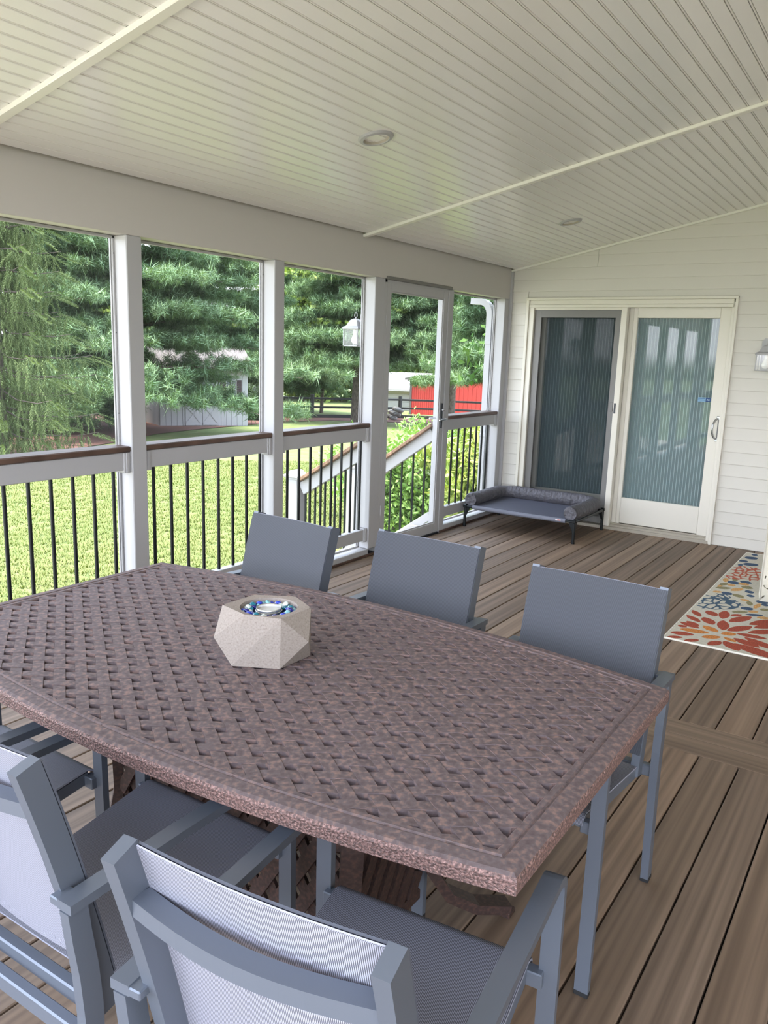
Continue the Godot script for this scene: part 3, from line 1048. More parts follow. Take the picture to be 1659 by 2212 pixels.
	for side in 4:
		var mb := MB.new()
		var hw := 0.375 if side < 2 else 0.135
		var yl := 0.14
		var yh := 0.66
		var rot := Basis(Vector3.UP, 0.0 if side < 2 else PI * 0.5)
		var off: Vector3 = [Vector3(0, 0, 0.165), Vector3(0, 0, -0.165), Vector3(0.40, 0, 0), Vector3(-0.40, 0, 0)][side]
		for dirn in [-1, 1]:
			for k in range(-20, 21):
				# slanted strip x = k*0.062 + dirn*(y-0.4)*0.62, clipped to the panel
				var ya := yl
				var yb := yh
				var x0 := k * 0.062
				var lim := hw
				for n in 40:
					var y := yl + (yh - yl) * n / 39.0
					if absf(x0 + dirn * (y - 0.4) * 0.62) <= lim:
						ya = y
						break
					ya = yh + 1.0
				for n in 40:
					var y := yh - (yh - yl) * n / 39.0
					if absf(x0 + dirn * (y - 0.4) * 0.62) <= lim:
						yb = y
						break
				if ya > yh or yb - ya < 0.03: continue
				var p := Vector3(x0 + dirn * (ya - 0.4) * 0.62, ya, 0.005 * dirn)
				var q := Vector3(x0 + dirn * (yb - 0.4) * 0.62, yb, 0.005 * dirn)
				mb.span(off + rot * p, off + rot * q, 0.009, 0.033, rot * Vector3.RIGHT)
		for y in [yl, yh]:
			mb.box(off + Vector3(0, y, 0), Vector3(hw * 2, 0.03, 0.02), 0.003, rot)
		built("lattice_panel", mb, M.base, t)
	var ap := MB.new()
	for z in [-0.16, 0.16]:
		ap.box(Vector3(0, 0.690, z), Vector3(0.86, 0.028, 0.03), 0.004)
	for x in [-0.40, 0.40]:
		ap.box(Vector3(x, 0.690, 0), Vector3(0.03, 0.028, 0.30), 0.004)
	built("apron", ap, M.base, t)


func arc_points(n: int, f: Callable) -> Array:
	var r := []
	for i in n + 1:
		r.append(f.call(float(i) / n))
	return r


func post_z(y: float) -> float:        # the side line of the back post
	var u := clampf((y - 0.36) / 0.52, 0.0, 1.0)
	return 0.185 + 0.10 * u + 0.030 * u * u


func make_chair() -> Node3D:
	var t := Node3D.new()
	t.name = "patio_chair"
	add_child(t, true)
	for s in [-1, 1]:
		# arm: a flat bar that turns down at the front
		var b := MB.new()
		var ap := [Vector3(s * 0.23, 0.634, 0.285), Vector3(s * 0.23, 0.640, 0.05), Vector3(s * 0.23, 0.640, -0.225)]
		for i in range(1, 6):
			var a := PI * 0.5 * i / 5.0
			ap.append(Vector3(s * 0.23, 0.612 + 0.028 * cos(a), -0.225 - 0.034 * sin(a)))
		b.bar(ap, 0.034, 0.017, Vector3.RIGHT)
		b.box(Vector3(s * 0.208, 0.633, 0.268), Vector3(0.03, 0.015, 0.034), 0.002)
		built("arm", b, M.frame, t)
		b = MB.new()
		b.bar([Vector3(s * 0.23, 0.612, -0.259), Vector3(s * 0.23, 0.012, -0.265)], 0.034, 0.017, Vector3.RIGHT)
		var lg := built("leg", b, M.frame, t)
		b = MB.new()
		b.box(Vector3(s * 0.23, 0.007, -0.265), Vector3(0.035, 0.014, 0.019), 0.002)
		built("foot_cap", b, M.foot, lg)
		b = MB.new()
		b.bar([Vector3(s * 0.23, 0.626, 0.268), Vector3(s * 0.23, 0.57, 0.262), Vector3(s * 0.23, 0.50, 0.252), Vector3(s * 0.23, 0.42, 0.246), Vector3(s * 0.23, 0.34, 0.246), Vector3(s * 0.23, 0.2, 0.252), Vector3(s * 0.23, 0.012, 0.266)], 0.022, 0.036, Vector3.RIGHT)
		lg = built("leg", b, M.frame, t)
		b = MB.new()
		b.box(Vector3(s * 0.23, 0.007, 0.267), Vector3(0.024, 0.014, 0.038), 0.002)
		built("foot_cap", b, M.foot, lg)
		b = MB.new()
		b.bar(arc_points(10, func(u): return Vector3(s * 0.191, 0.36 + 0.515 * u, post_z(0.36 + 0.515 * u))), 0.023, 0.042, Vector3.RIGHT)
		built("back_post", b, M.frame, t)
		b = MB.new()
		b.tube([Vector3(s * 0.178, 0.395, 0.197), Vector3(s * 0.174, 0.395, 0.197)], [0.0095, 0.006], 10)
		built("screw", b, M.steel, t)
	# curved bar across the back
	var b := MB.new()
	b.bar(arc_points(12, func(u): return Vector3(-0.181 + 0.362 * u, 0.79, post_z(0.79) + 0.002 + 0.026 * sin(PI * u))), 0.024, 0.030, Vector3.UP)
	built("back_bar", b, M.frame, t)
	b = MB.new()
	b.bar([Vector3(-0.185, 0.437, -0.25), Vector3(-0.185, 0.37, 0.19)], 0.022, 0.03, Vector3.RIGHT)
	b.bar([Vector3(0.185, 0.437, -0.25), Vector3(0.185, 0.37, 0.19)], 0.022, 0.03, Vector3.RIGHT)
	b.box(Vector3(0, 0.437, -0.252), Vector3(0.35, 0.026, 0.026), 0.003)
	b.box(Vector3(0, 0.375, 0.205), Vector3(0.36, 0.03, 0.024), 0.003)
	b.box(Vector3(0, 0.355, 0.247), Vector3(0.44, 0.034, 0.022), 0.003)
	b.box(Vector3(-0.206, 0.43, -0.25), Vector3(0.034, 0.03, 0.024), 0.002)
	b.box(Vector3(0.206, 0.43, -0.25), Vector3(0.034, 0.03, 0.024), 0.002)
	built("seat_frame", b, M.frame, t)
	# slings
	var g := []
	var zs := [-0.268, -0.262, -0.245, -0.18, -0.1, 0.0, 0.1, 0.175]
	for z in zs:
		var row := []
		for i in 13:
			var u := i / 12.0
			var x := -0.197 + 0.394 * u
			var y: float = 0.456 - 0.16 * (z + 0.25) - 0.012 * sin(PI * u) * sin(PI * clampf((z + 0.25) / 0.43, 0, 1))
			if z < -0.265: y = 0.437
			elif z < -0.26: y = 0.449
			row.append(Vector3(x, y, z))
		g.append(row)
	b = MB.new()
	b.cloth(g, 0.004, Vector2(1.0 / 0.0108, 1.0 / 0.0108))
	var lit_seat := built("seat_sling", b, M.lit_seat, t)
	g = []
	for k in 15:
		var y: float = 0.425 + 0.449 * k / 14.0
		var row := []
		for i in 13:
			var u := i / 12.0
			row.append(Vector3(-0.2015 + 0.403 * u, y, post_z(y) - 0.0235 + 0.012 * sin(PI * u)))
		g.append(row)
	b = MB.new()
	b.cloth(g, 0.004, Vector2(1.0 / 0.0108, 1.0 / 0.0108))
	var back := built("back_sling", b, M.sling, t)
	# ribbed back of the cloth, paled to stand in for light shining through
	var rv := []
	for row in g:
		rv.append(row.map(func(p): return p + Vector3(0, -0.0013, 0.0047)))
	b = MB.new()
	b.grid(rv, true, Vector2(1.0 / 0.0108, 1.0 / 0.0108))
	built("reverse", b, M.reverse, back)
	# doubled hems, top and bottom of the back
	for yy in [[0.842, 0.8745], [0.4235, 0.445]]:
		g = []
		for k in 4:
			var y: float = lerpf(yy[0], yy[1], k / 3.0)
			var row := []
			for i in 13:
				var u := i / 12.0
				row.append(Vector3(-0.1785 + 0.357 * u, y, post_z(y) - 0.0185 + 0.012 * sin(PI * (u * 0.886 + 0.057))))
			g.append(row)
		b = MB.new()
		b.cloth(g, 0.0022, Vector2(1.0 / 0.0108, 1.0 / 0.0108))
		built("hem", b, M.reverse, back)
	return t


func build_chairs() -> void:
	var proto := make_chair()
	var spots := [
		[Vector3(2.685, 0, 6.083), 0.113, "grey sling armchair closest to the viewer at the near right table corner"],
		[Vector3(2.054, 0, 6.06), 0.02, "grey sling armchair in the middle of the near long side of the table"],
		[Vector3(1.50, 0, 6.12), 0.0, "grey sling armchair at the near left of the table, mostly out of the picture"],
		[Vector3(1.385, 0, 5.05), PI - 0.07, "grey sling armchair across the table in front of the railing, light showing through"],
		[Vector3(1.949, 0, 4.975), PI, "grey sling armchair in the middle of the far long side of the table"],
		[Vector3(2.575, 0, 5.06), PI, "grey sling armchair at the far right of the table, nearest to the rug"],
	]
	for i in spots.size():
		var c: Node3D = proto
		if i > 0:
			c = proto.duplicate()
			c.name = "patio_chair"
			add_child(c, true)
		c.position = spots[i][0]
		c.rotation.y = spots[i][1]
		tag(c, spots[i][2], "chair", "sling armchairs around the patio table")


func hull(pts: Array, skip_top: float) -> MB:
	var b := MB.new()
	for i in pts.size():
		for j in range(i + 1, pts.size()):
			for k in range(j + 1, pts.size()):
				var nn: Vector3 = (pts[j] - pts[i]).cross(pts[k] - pts[i])
				if nn.length() < 1e-7: continue
				var pos := 0
				var neg := 0
				for p in pts:
					var d: float = nn.normalized().dot(p - pts[i])
					if d > 1e-6: pos += 1
					elif d < -1e-6: neg += 1
				if pos > 0 and neg > 0: continue
				var out := nn if pos == 0 else -nn
				if pts[i].y > skip_top and pts[j].y > skip_top and pts[k].y > skip_top: continue
				b.face([pts[i], pts[j], pts[k]], out)
	return b


func build_planter() -> void:
	var t := thing("planter", "faceted grey concrete bowl filled with blue glass gems on the table", "bowl", Vector3(1.985, 0.7315, 5.54))
	var h := 0.128
	var jit := [0.0003, -0.0002, 0.0004, -0.0003, 0.0002, -0.0004]
	var tops := [Vector2(0.095, 0.052), Vector2(0.097, -0.060), Vector2(0.006, -0.108), Vector2(-0.088, -0.050), Vector2(-0.090, 0.063), Vector2(0.004, 0.083)]
	var bots := [Vector2(-0.011, 0.112), Vector2(0.094, 0.055), Vector2(0.097, -0.06), Vector2(0.0, -0.11), Vector2(-0.092, -0.058)]
	var mids := [Vector2(-0.072, 0.112), Vector2(0.131, -0.010), Vector2(-0.066, -0.115)]
	var pts := []
	for i in tops.size(): pts.append(Vector3(tops[i].x, h, tops[i].y))
	for i in bots.size(): pts.append(Vector3(bots[i].x, 0.0 + absf(jit[i]) * 0.3, bots[i].y))
	for i in mids.size(): pts.append(Vector3(mids[i].x, 0.06 + jit[i], mids[i].y))
	var b := hull(pts, h - 0.001)
	# the rim around the round opening
	var r := 0.073
	var oc := Vector2(0.004, -0.006)
	var ring := []
	var outer := []
	var order := tops.duplicate()
	order.sort_custom(func(p, q): return p.angle() < q.angle())
	for i in 48:
		var a := -PI + TAU * (i + 0.5) / 48
		var d := Vector2(cos(a), sin(a))
		ring.append(oc + d * r)
		var best := 1e9
		for k in order.size():
			var hit = Geometry2D.segment_intersects_segment(oc, oc + d, order[k], order[(k + 1) % order.size()])
			if hit != null: best = minf(best, oc.distance_to(hit))
		outer.append(oc + d * best)
	for i in 48:
		var j := (i + 1) % 48
		var q := func(p: Vector2, y: float) -> Vector3: return Vector3(p.x, y, p.y)
		b.face([q.call(ring[i], h - 0.002), q.call(ring[j], h - 0.002), q.call(outer[j], h), q.call(outer[i], h)], Vector3.UP)
		var inn := Vector3(oc.x - ring[i].x, 0, oc.y - ring[i].y)
		b.face([q.call(ring[i], h - 0.002), q.call(ring[j], h - 0.002), q.call(oc + (ring[j] - oc) * 0.96, h - 0.045), q.call(oc + (ring[i] - oc) * 0.96, h - 0.045)], inn)
		b.face([q.call(oc, h - 0.045), q.call(oc + (ring[j] - oc) * 0.96, h - 0.045), q.call(oc + (ring[i] - oc) * 0.96, h - 0.045)], Vector3.UP)
	built("shell", b, M.concrete, t)
	# candle tin
	var base := t.position + Vector3(oc.x, h - 0.045, oc.y)
	var tin := thing("candle_tin", "round silver tin with a pale top among the glass gems", "tin", base + Vector3(-0.004, 0, -0.004))
	b = MB.new()
	b.lathe([Vector2(0.0, 0.031), Vector2(0.0285, 0.031), Vector2(0.0295, 0.038), Vector2(0.0315, 0.0395), Vector2(0.0325, 0.037), Vector2(0.0325, 0.0)], Vector3.ZERO, 32)
	b.lathe([Vector2(0.0325, 0.033), Vector2(0.0345, 0.032), Vector2(0.0325, 0.03)], Vector3.ZERO, 32)
	built("can", b, std(rgb(205, 205, 205), 0.3, 0.9), tin)
	b = MB.new()
	b.lathe([Vector2(0.0, 0.0325), Vector2(0.027, 0.0325), Vector2(0.0285, 0.0312)], Vector3.ZERO, 24)
	built("lid", b, std(rgb(206, 206, 202), 0.5), tin)
	# glass gems heaped round the tin
	var kinds := []
	for c in [[rgb(20, 30, 120), 0.0], [rgb(30, 60, 190), 0.05], [rgb(20, 110, 130), 0.05], [rgb(120, 175, 185), 0.3], [rgb(206, 218, 214), 0.4]]:
		var m := std(c[0], 0.06)
		m.clearcoat_enabled = true
		m.clearcoat = 1.0
		m.clearcoat_roughness = 0.03
		kinds.append(m)
	var words := ["deep navy glass gem lying round the silver tin", "bright cobalt blue glass gem lying round the silver tin", "teal glass gem lying round the silver tin", "pale aqua glass gem lying round the silver tin", "clear glass gem lying round the silver tin"]
	var gb := MB.new()
	gb.ball(Vector3.ZERO, Vector3(0.0085, 0.0052, 0.0085), 12, 8)
	var gem := gb.mesh()
	var n := 0
	for rr in [[0.064, 22, 0.030], [0.049, 17, 0.031], [0.056, 15, 0.036]]:
		for i in rr[1]:
			var a: float = TAU * (i + rng.randf() * 0.35) / rr[1] + rr[0] * 40.0
			var rad: float = rr[0] + rng.randf_range(-0.0015, 0.0015)
			var k: int = [1, 4, 2, 0, 3, 1, 0, 4, 2, 1, 3][n % 11]
			var o := part("glass_gem", gem, kinds[k])
			o.position = base + Vector3(cos(a) * rad, rr[2], sin(a) * rad)
			o.rotation = Vector3(rng.randf_range(-0.5, 0.5), rng.randf() * TAU, rng.randf_range(-0.5, 0.5))
			tag(o, words[k], "glass gem", words[k].split(" lying")[0] + "s in the concrete bowl")
			n += 1
	b = MB.new()
	b.lathe([Vector2(0.0, 0.024), Vector2(0.069, 0.024)], Vector3(oc.x, h - 0.045, oc.y), 24)
	built("gem_bed", b, std(rgb(40, 58, 96), 0.3), t)


func build_dog_bed() -> void:
	var t := thing("dog_bed", "raised grey dog bed with padded bolsters below the sliding door", "pet bed", Vector3(0.555, 0, 0.44))
	var hx := 0.505
	var hz := 0.35
	var y := 0.182
	for sx in [-1, 1]:
		for sz in [-1, 1]:
			var b := MB.new()
			b.tube([Vector3(sx * hx, 0.0, sz * hz), Vector3(sx * hx, 0.03, sz * hz), Vector3(sx * hx, 0.19, sz * hz)], [0.015, 0.013, 0.012], 10)
			b.prism(PackedVector2Array([Vector2(0, 0.19), Vector2(0.05, 0.185), Vector2(0.012, 0.10), Vector2(0, 0.10)]), Vector3(sx * hx, 0, sz * hz - 0.008), Vector3(-sx, 0, 0), Vector3.UP, Vector3(0, 0, 0.016))
			b.prism(PackedVector2Array([Vector2(0, 0.19), Vector2(0.05, 0.185), Vector2(0.012, 0.10), Vector2(0, 0.10)]), Vector3(sx * hx - 0.008, 0, sz * hz), Vector3(0, 0, -sz), Vector3.UP, Vector3(0.016, 0, 0))
			b.box(Vector3(sx * hx, 0.188, sz * hz), Vector3(0.034, 0.03, 0.034), 0.006)
			built("leg", b, M.black, t)
	var fr := MB.new()
	for sz in [-1, 1]:
		fr.tube([Vector3(-hx, y, sz * hz), Vector3(hx, y, sz * hz)], 0.011, 10)
	for sx in [-1, 1]:
		fr.tube([Vector3(sx * hx, y, -hz), Vector3(sx * hx, y, hz)], 0.011, 10)
	built("frame", fr, M.black, t)
	var g := []
	for i in 13:
		var z := -hz + 0.005 + (2 * hz - 0.01) * i / 12.0
		var row := []
		for j in 17:
			var x := -hx + 0.045 + (2 * hx - 0.09) * j / 16.0
			row.append(Vector3(x, y + 0.014 - 0.016 * (1.0 - pow(x / hx, 2)) * (1.0 - pow(z / hz, 2)), z))
		g.append(row)
	var b := MB.new()
	b.cloth(g, 0.004)
	built("mesh_panel", b, M.bedmesh, t)
	b = MB.new()
	b.tube([Vector3(-hx + 0.075, y, hz), Vector3(0.0, y - 0.003, hz + 0.002), Vector3(hx - 0.075, y, hz)], 0.0185, 14)
	built("front_sleeve", b, M.bedhem, t)
	# bolster: one padded roll on three sides with soft corners
	var path := [Vector3(-hx + 0.045, 0, hz - 0.01), Vector3(-hx + 0.045, 0, hz - 0.02), Vector3(-hx + 0.043, 0, 0.15), Vector3(-hx + 0.043, 0, -0.05), Vector3(-hx + 0.045, 0, -hz + 0.16), Vector3(-hx + 0.055, 0, -hz + 0.08), Vector3(-hx + 0.10, 0, -hz + 0.04), Vector3(-hx + 0.2, 0, -hz + 0.03), Vector3(-0.12, 0, -hz + 0.028), Vector3(0.12, 0, -hz + 0.028), Vector3(hx - 0.2, 0, -hz + 0.03), Vector3(hx - 0.10, 0, -hz + 0.04), Vector3(hx - 0.055, 0, -hz + 0.08), Vector3(hx - 0.045, 0, -hz + 0.16), Vector3(hx - 0.043, 0, -0.05), Vector3(hx - 0.043, 0, 0.15), Vector3(hx - 0.045, 0, hz - 0.02), Vector3(hx - 0.045, 0, hz - 0.01)]
	var rad := []
	for i in path.size():
		path[i].y = y + 0.062
		var r := 0.060 + 0.003 * sin(i * 2.1)
		if i in [5, 6, 11, 12]: r = 0.053
		if i in [0, 17]: r = 0.054
		rad.append(r)
	b = MB.new()
	b.tube(path, rad, 18)
	built("bolster", b, M.bolster, t)
	b = MB.new()
	b.box(Vector3(hx - 0.135, y + 0.004, hz + 0.019), Vector3(0.045, 0.012, 0.002))
	var tg := built("label_tag", b, std(rgb(206, 196, 196), 0.6), t)
	b = MB.new()
	b.box(Vector3(hx - 0.127, y + 0.004, hz + 0.0205), Vector3(0.024, 0.008, 0.001))
	built("tag_print", b, std(rgb(190, 84, 66), 0.6), tg)


func petal(im: Image, a: Vector2, b: Vector2, w: float, c: Color, f: FastNoiseLite) -> void:
	var d := b - a
	var L := d.length()
	var u := d / L
	var m := (a + b) * 0.5
	var rr := int(maxf(L, w) * 0.5) + 2
	for y in range(maxi(0, int(m.y) - rr), mini(im.get_height(), int(m.y) + rr)):
		for x in range(maxi(0, int(m.x) - rr), mini(im.get_width(), int(m.x) + rr)):
			var q := Vector2(x, y) - m
			var s := absf(q.dot(u)) / (L * 0.5)
			var o := absf(q.dot(Vector2(-u.y, u.x))) / (w * 0.5)
			if s < 1.0 and o < pow(1.0 - s * s, 0.75):
				var k := 1.0 + 0.28 * f.get_noise_2d(x * 2.0, y * 2.0)
				im.set_pixel(x, y, Color(c.r * k, c.g * k, c.b * k))


func web(im: Image, poly: PackedVector2Array, c: Color, sd: int, n: int) -> void:
	var r := RandomNumberGenerator.new()
	r.seed = sd
	var lo := poly[0]
	var hi := poly[0]
	for p in poly:
		lo = lo.min(p)
		hi = hi.max(p)
	var pts := []
	for i in n:
		pts.append(Vector2(r.randf_range(lo.x - 6, hi.x + 6), r.randf_range(lo.y - 6, hi.y + 6)))
	for y in range(maxi(0, int(lo.y)), mini(im.get_height(), int(hi.y) + 1)):
		for x in range(maxi(0, int(lo.x)), mini(im.get_width(), int(hi.x) + 1)):
			if not Geometry2D.is_point_in_polygon(Vector2(x, y), poly): continue
			var d1 := 1e9
			var d2 := 1e9
			for p in pts:
				var d := Vector2((x - p.x) * 1.5, y - p.y).length()
				if d < d1:
					d2 = d1
					d1 = d
				elif d < d2:
					d2 = d
			if d2 - d1 < 6.0:
				im.set_pixel(x, y, c)


func build_rug() -> void:
	var S := 0.4            # pixels per millimetre
	var W := 1520
	var H := 2480
	var im := Image.create(int(W * S), int(H * S), false, Image.FORMAT_RGB8)
	var f := noise(0.12, 2, 71)
	for y in im.get_height():
		for x in im.get_width():
			var k := 0.97 + 0.04 * f.get_noise_2d(x, y) - (0.06 if (x + y / 3) % 7 == 0 else 0.0)
			im.set_pixel(x, y, Color(0.80 * k, 0.775 * k, 0.71 * k))
	var cols := {"rust": rgb(158, 68, 44), "amber": rgb(196, 122, 56), "blue": rgb(56, 78, 104), "tan": rgb(198, 150, 92), "olive": rgb(132, 124, 88)}
	# blossoms and pebbles of the printed design along the visible edge: from, to, width in millimetres
	var seen := {
		"rust": [11,1872,79,1979,47, 88,1820,151,1911,69, 195,1933,181,1753,62, 7,1999,101,2087,53, 99,1973,173,2085,71, 240,2149,208,1962,67, 241,1964,328,1775,71, 34,2114,113,2171,53, 6,2155,125,2206,61, 10,2227,62,2231,46, 265,2147,363,1968,71, 7,2382,126,2338,67, 14,2471,85,2422,42, 106,2480,168,2406,45, 228,2463,271,2356,57, 286,2335,380,2451,74, 318,2252,462,2324,75, 335,2345,577,2451,98, 314,2160,472,2144,62, 364,2197,559,2316,72, 368,2107,508,1950,74, 347,1943,479,1740,81, 382,1989,492,1835,70, 226,1839,273,1770,44],
		"amber": [131,2138,225,2206,64, 36,2288,190,2252,70, 246,2224,315,2168,60, 170,2354,255,2277,58, 271,2272,342,2315,42],
		"blue": [248,1645,306,1587,70, 196,1220,246,1191,72, 222,1308,268,1293,63, 78,1319,135,1368,71, 55,1003,128,1061,82, 119,949,195,979,74, 18,146,100,195,107, -1,282,48,355,75, 59,362,126,432,120, 14,465,50,466,70, 38,42,86,35,79, 292,1755,384,1700,47, 292,1412,373,1390,81, 335,1466,381,1450,58],
		"tan": [12,998,50,993,120, 16,1182,44,1184,88, 63,1090,113,1126,59, 117,1261,169,1143,57, 208,1447,252,1411,53, 302,1515,338,1518,135, 299,1688,342,1631,47, 22,1366,72,1324,46, 120,1015,188,1037,74, 361,1778,423,1728,55],
		"olive": [19,1114,65,1127,95, 16,1259,103,1186,59, 145,1324,212,1386,63, 150,1095,227,1107,77, 251,1491,289,1482,100, 216,1756,293,1682,52, 350,1593,396,1545,52, 65,954,102,949,73]}
	for k in seen:
		var l: Array = seen[k]
		for i in range(0, l.size(), 5):
			petal(im, Vector2(l[i], l[i + 1]) * S, Vector2(l[i + 2], l[i + 3]) * S, l[i + 4] * S, cols[k], f)
	var web_at := func(p: Array) -> PackedVector2Array:
		var r := PackedVector2Array()
		for q in p: r.append(q * S)
		return r
	web(im, web_at.call([Vector2(2, 1443), Vector2(95, 1350), Vector2(160, 1440), Vector2(255, 1570), Vector2(200, 1700), Vector2(120, 1770), Vector2(10, 1810)]), rgb(58, 82, 102), 5, 46)
	web(im, web_at.call([Vector2(5, 575), Vector2(40, 500), Vector2(150, 470), Vector2(240, 620), Vector2(215, 880), Vector2(120, 930), Vector2(10, 940)]), rgb(176, 84, 60), 9, 40)
	# the same kinds of blossoms go on under the furniture out of the picture
	var names := cols.keys()
	for n in 9:
		var c := Vector2(rng.randf_range(650, 1450), rng.randf_range(100, 2400))
		var col: Color = cols[names[n % 5]]
		for i in 22:
			var a := TAU * i / 22.0
			var d := Vector2(cos(a), sin(a))
			petal(im, (c + d * 40) * S, (c + d * rng.randf_range(130, 210)) * S, 44 * S, col, f)
	var m := std(Color.WHITE, 0.95)
	m.albedo_texture = ImageTexture.create_from_image(im)
	m.heightmap_enabled = true
	var t := thing("area_rug", "cream outdoor rug printed with rust, blue and olive petals", "rug", Vector3(2.281 + 0.76, 0, 0.147 + 1.24))
	var b := MB.new()
	b.quaduv(Vector3(-0.757, 0.0085, 1.237), Vector3(0.757, 0.0085, 1.237), Vector3(0.757, 0.0085, -1.237), Vector3(-0.757, 0.0085, -1.237), Vector2(0, 1), Vector2(1, 1), Vector2(1, 0), Vector2(0, 0))
	m.heightmap_enabled = false
	built("pile", b, m, t)
	b = MB.new()
	b.box(Vector3(0, 0.0042, 0), Vector3(1.528, 0.0084, 2.488), 0.002)
	for s in [-1, 1]:
		b.box(Vector3(s * 0.761, 0.006, 0), Vector3(0.008, 0.009, 2.49), 0.003)
		b.box(Vector3(0, 0.006, s * 1.241), Vector3(1.528, 0.009, 0.008), 0.003)
	built("binding", b, std(rgb(232, 228, 216), 0.9), t)


func wall_lantern(label: String, at: Vector3, turn: float) -> void:
	# local: the wall is at x = 0, the lantern hangs out along -x
	var t := thing("wall_lantern", label, "lantern", at, turn)
	var b := MB.new()
	b.prism(PackedVector2Array([Vector2(-0.055, 0.02), Vector2(-0.035, 0.0), Vector2(0.035, 0.0), Vector2(0.055, 0.02), Vector2(0.055, 0.225), Vector2(0.035, 0.25), Vector2(-0.035, 0.25), Vector2(-0.055, 0.225)]), Vector3(-0.028, 0, 0), Vector3.BACK, Vector3.UP, Vector3(0.028, 0, 0))
	built("back_plate", b, M.white, t)
	b = MB.new()
	b.tube([Vector3(-0.02, 0.17, 0), Vector3(-0.07, 0.175, 0), Vector3(-0.10, 0.165, 0)], 0.011, 8)
	built("arm", b, M.white, t)
	var c := Vector3(-0.108, 0, 0)
	b = MB.new()
	var w := 0.066
	for q in [[w + 0.006, 0.128, w, 0.138], [w + 0.002, 0.138, w - 0.014, 0.144], [w - 0.014, 0.144, 0.030, 0.186], [0.030, 0.186, 0.010, 0.198]]:
		var lo := []
		var hi := []
		for e in [[-1, -1], [1, -1], [1, 1], [-1, 1]]:
			lo.append(c + Vector3(e[0] * q[0], q[1], e[1] * q[0]))
			hi.append(c + Vector3(e[0] * q[2], q[3], e[1] * q[2]))
		for k in 4:
			var fc := [lo[k], lo[(k + 1) % 4], hi[(k + 1) % 4], hi[k]]
			b.face(fc, (fc[0] + fc[1]) * 0.5 - c - Vector3(0, 0.13, 0) + Vector3(0, 0.05, 0))
	b.box(c + Vector3(0, 0.125, 0), Vector3(0.144, 0.008, 0.144), 0.002)
	var roof := built("roof", b, M.white, t)
	b = MB.new()
	var ring := []
	for i in 17:
		var a := TAU * i / 16.0
		ring.append(c + Vector3(0.011 * sin(a), 0.222 - 0.017 * cos(a), 0))
	b.tube(ring, 0.0032, 8, false)
	b.tube([c + Vector3(0, 0.196, 0), c + Vector3(0, 0.206, 0)], 0.006, 8)
	built("ring", b, M.white, roof)
	b = MB.new()
	for e in [[-1, -1], [1, -1], [1, 1], [-1, 1]]:
		b.box(c + Vector3(e[0] * 0.062, 0.064, e[1] * 0.062), Vector3(0.007, 0.124, 0.007), 0.001)
	for k in [[0.0, 0.062, 0.131, 0.007], [0.0, -0.062, 0.131, 0.007], [0.062, 0.0, 0.007, 0.131], [-0.062, 0.0, 0.007, 0.131]]:
		b.box(c + Vector3(k[0], 0.003, k[1]), Vector3(k[2], 0.007, k[3]), 0.001)
	built("cage", b, M.white, t)
	for k in 4:
		var bs := Basis(Vector3.UP, k * PI * 0.5)
		b = MB.new()
		b.quad(c + bs * Vector3(-0.058, 0.006, 0.062), c + bs * Vector3(0.058, 0.006, 0.062), c + bs * Vector3(0.058, 0.122, 0.062), c + bs * Vector3(-0.058, 0.122, 0.062))
		built("pane", b, M.glass, t)
	b = MB.new()
	b.lathe([Vector2(0.0, 0.016), Vector2(0.018, 0.020), Vector2(0.029, 0.036), Vector2(0.030, 0.050), Vector2(0.022, 0.074), Vector2(0.015, 0.092), Vector2(0.013, 0.122)], c, 16)
	built("bulb", b, M.bulb, t)


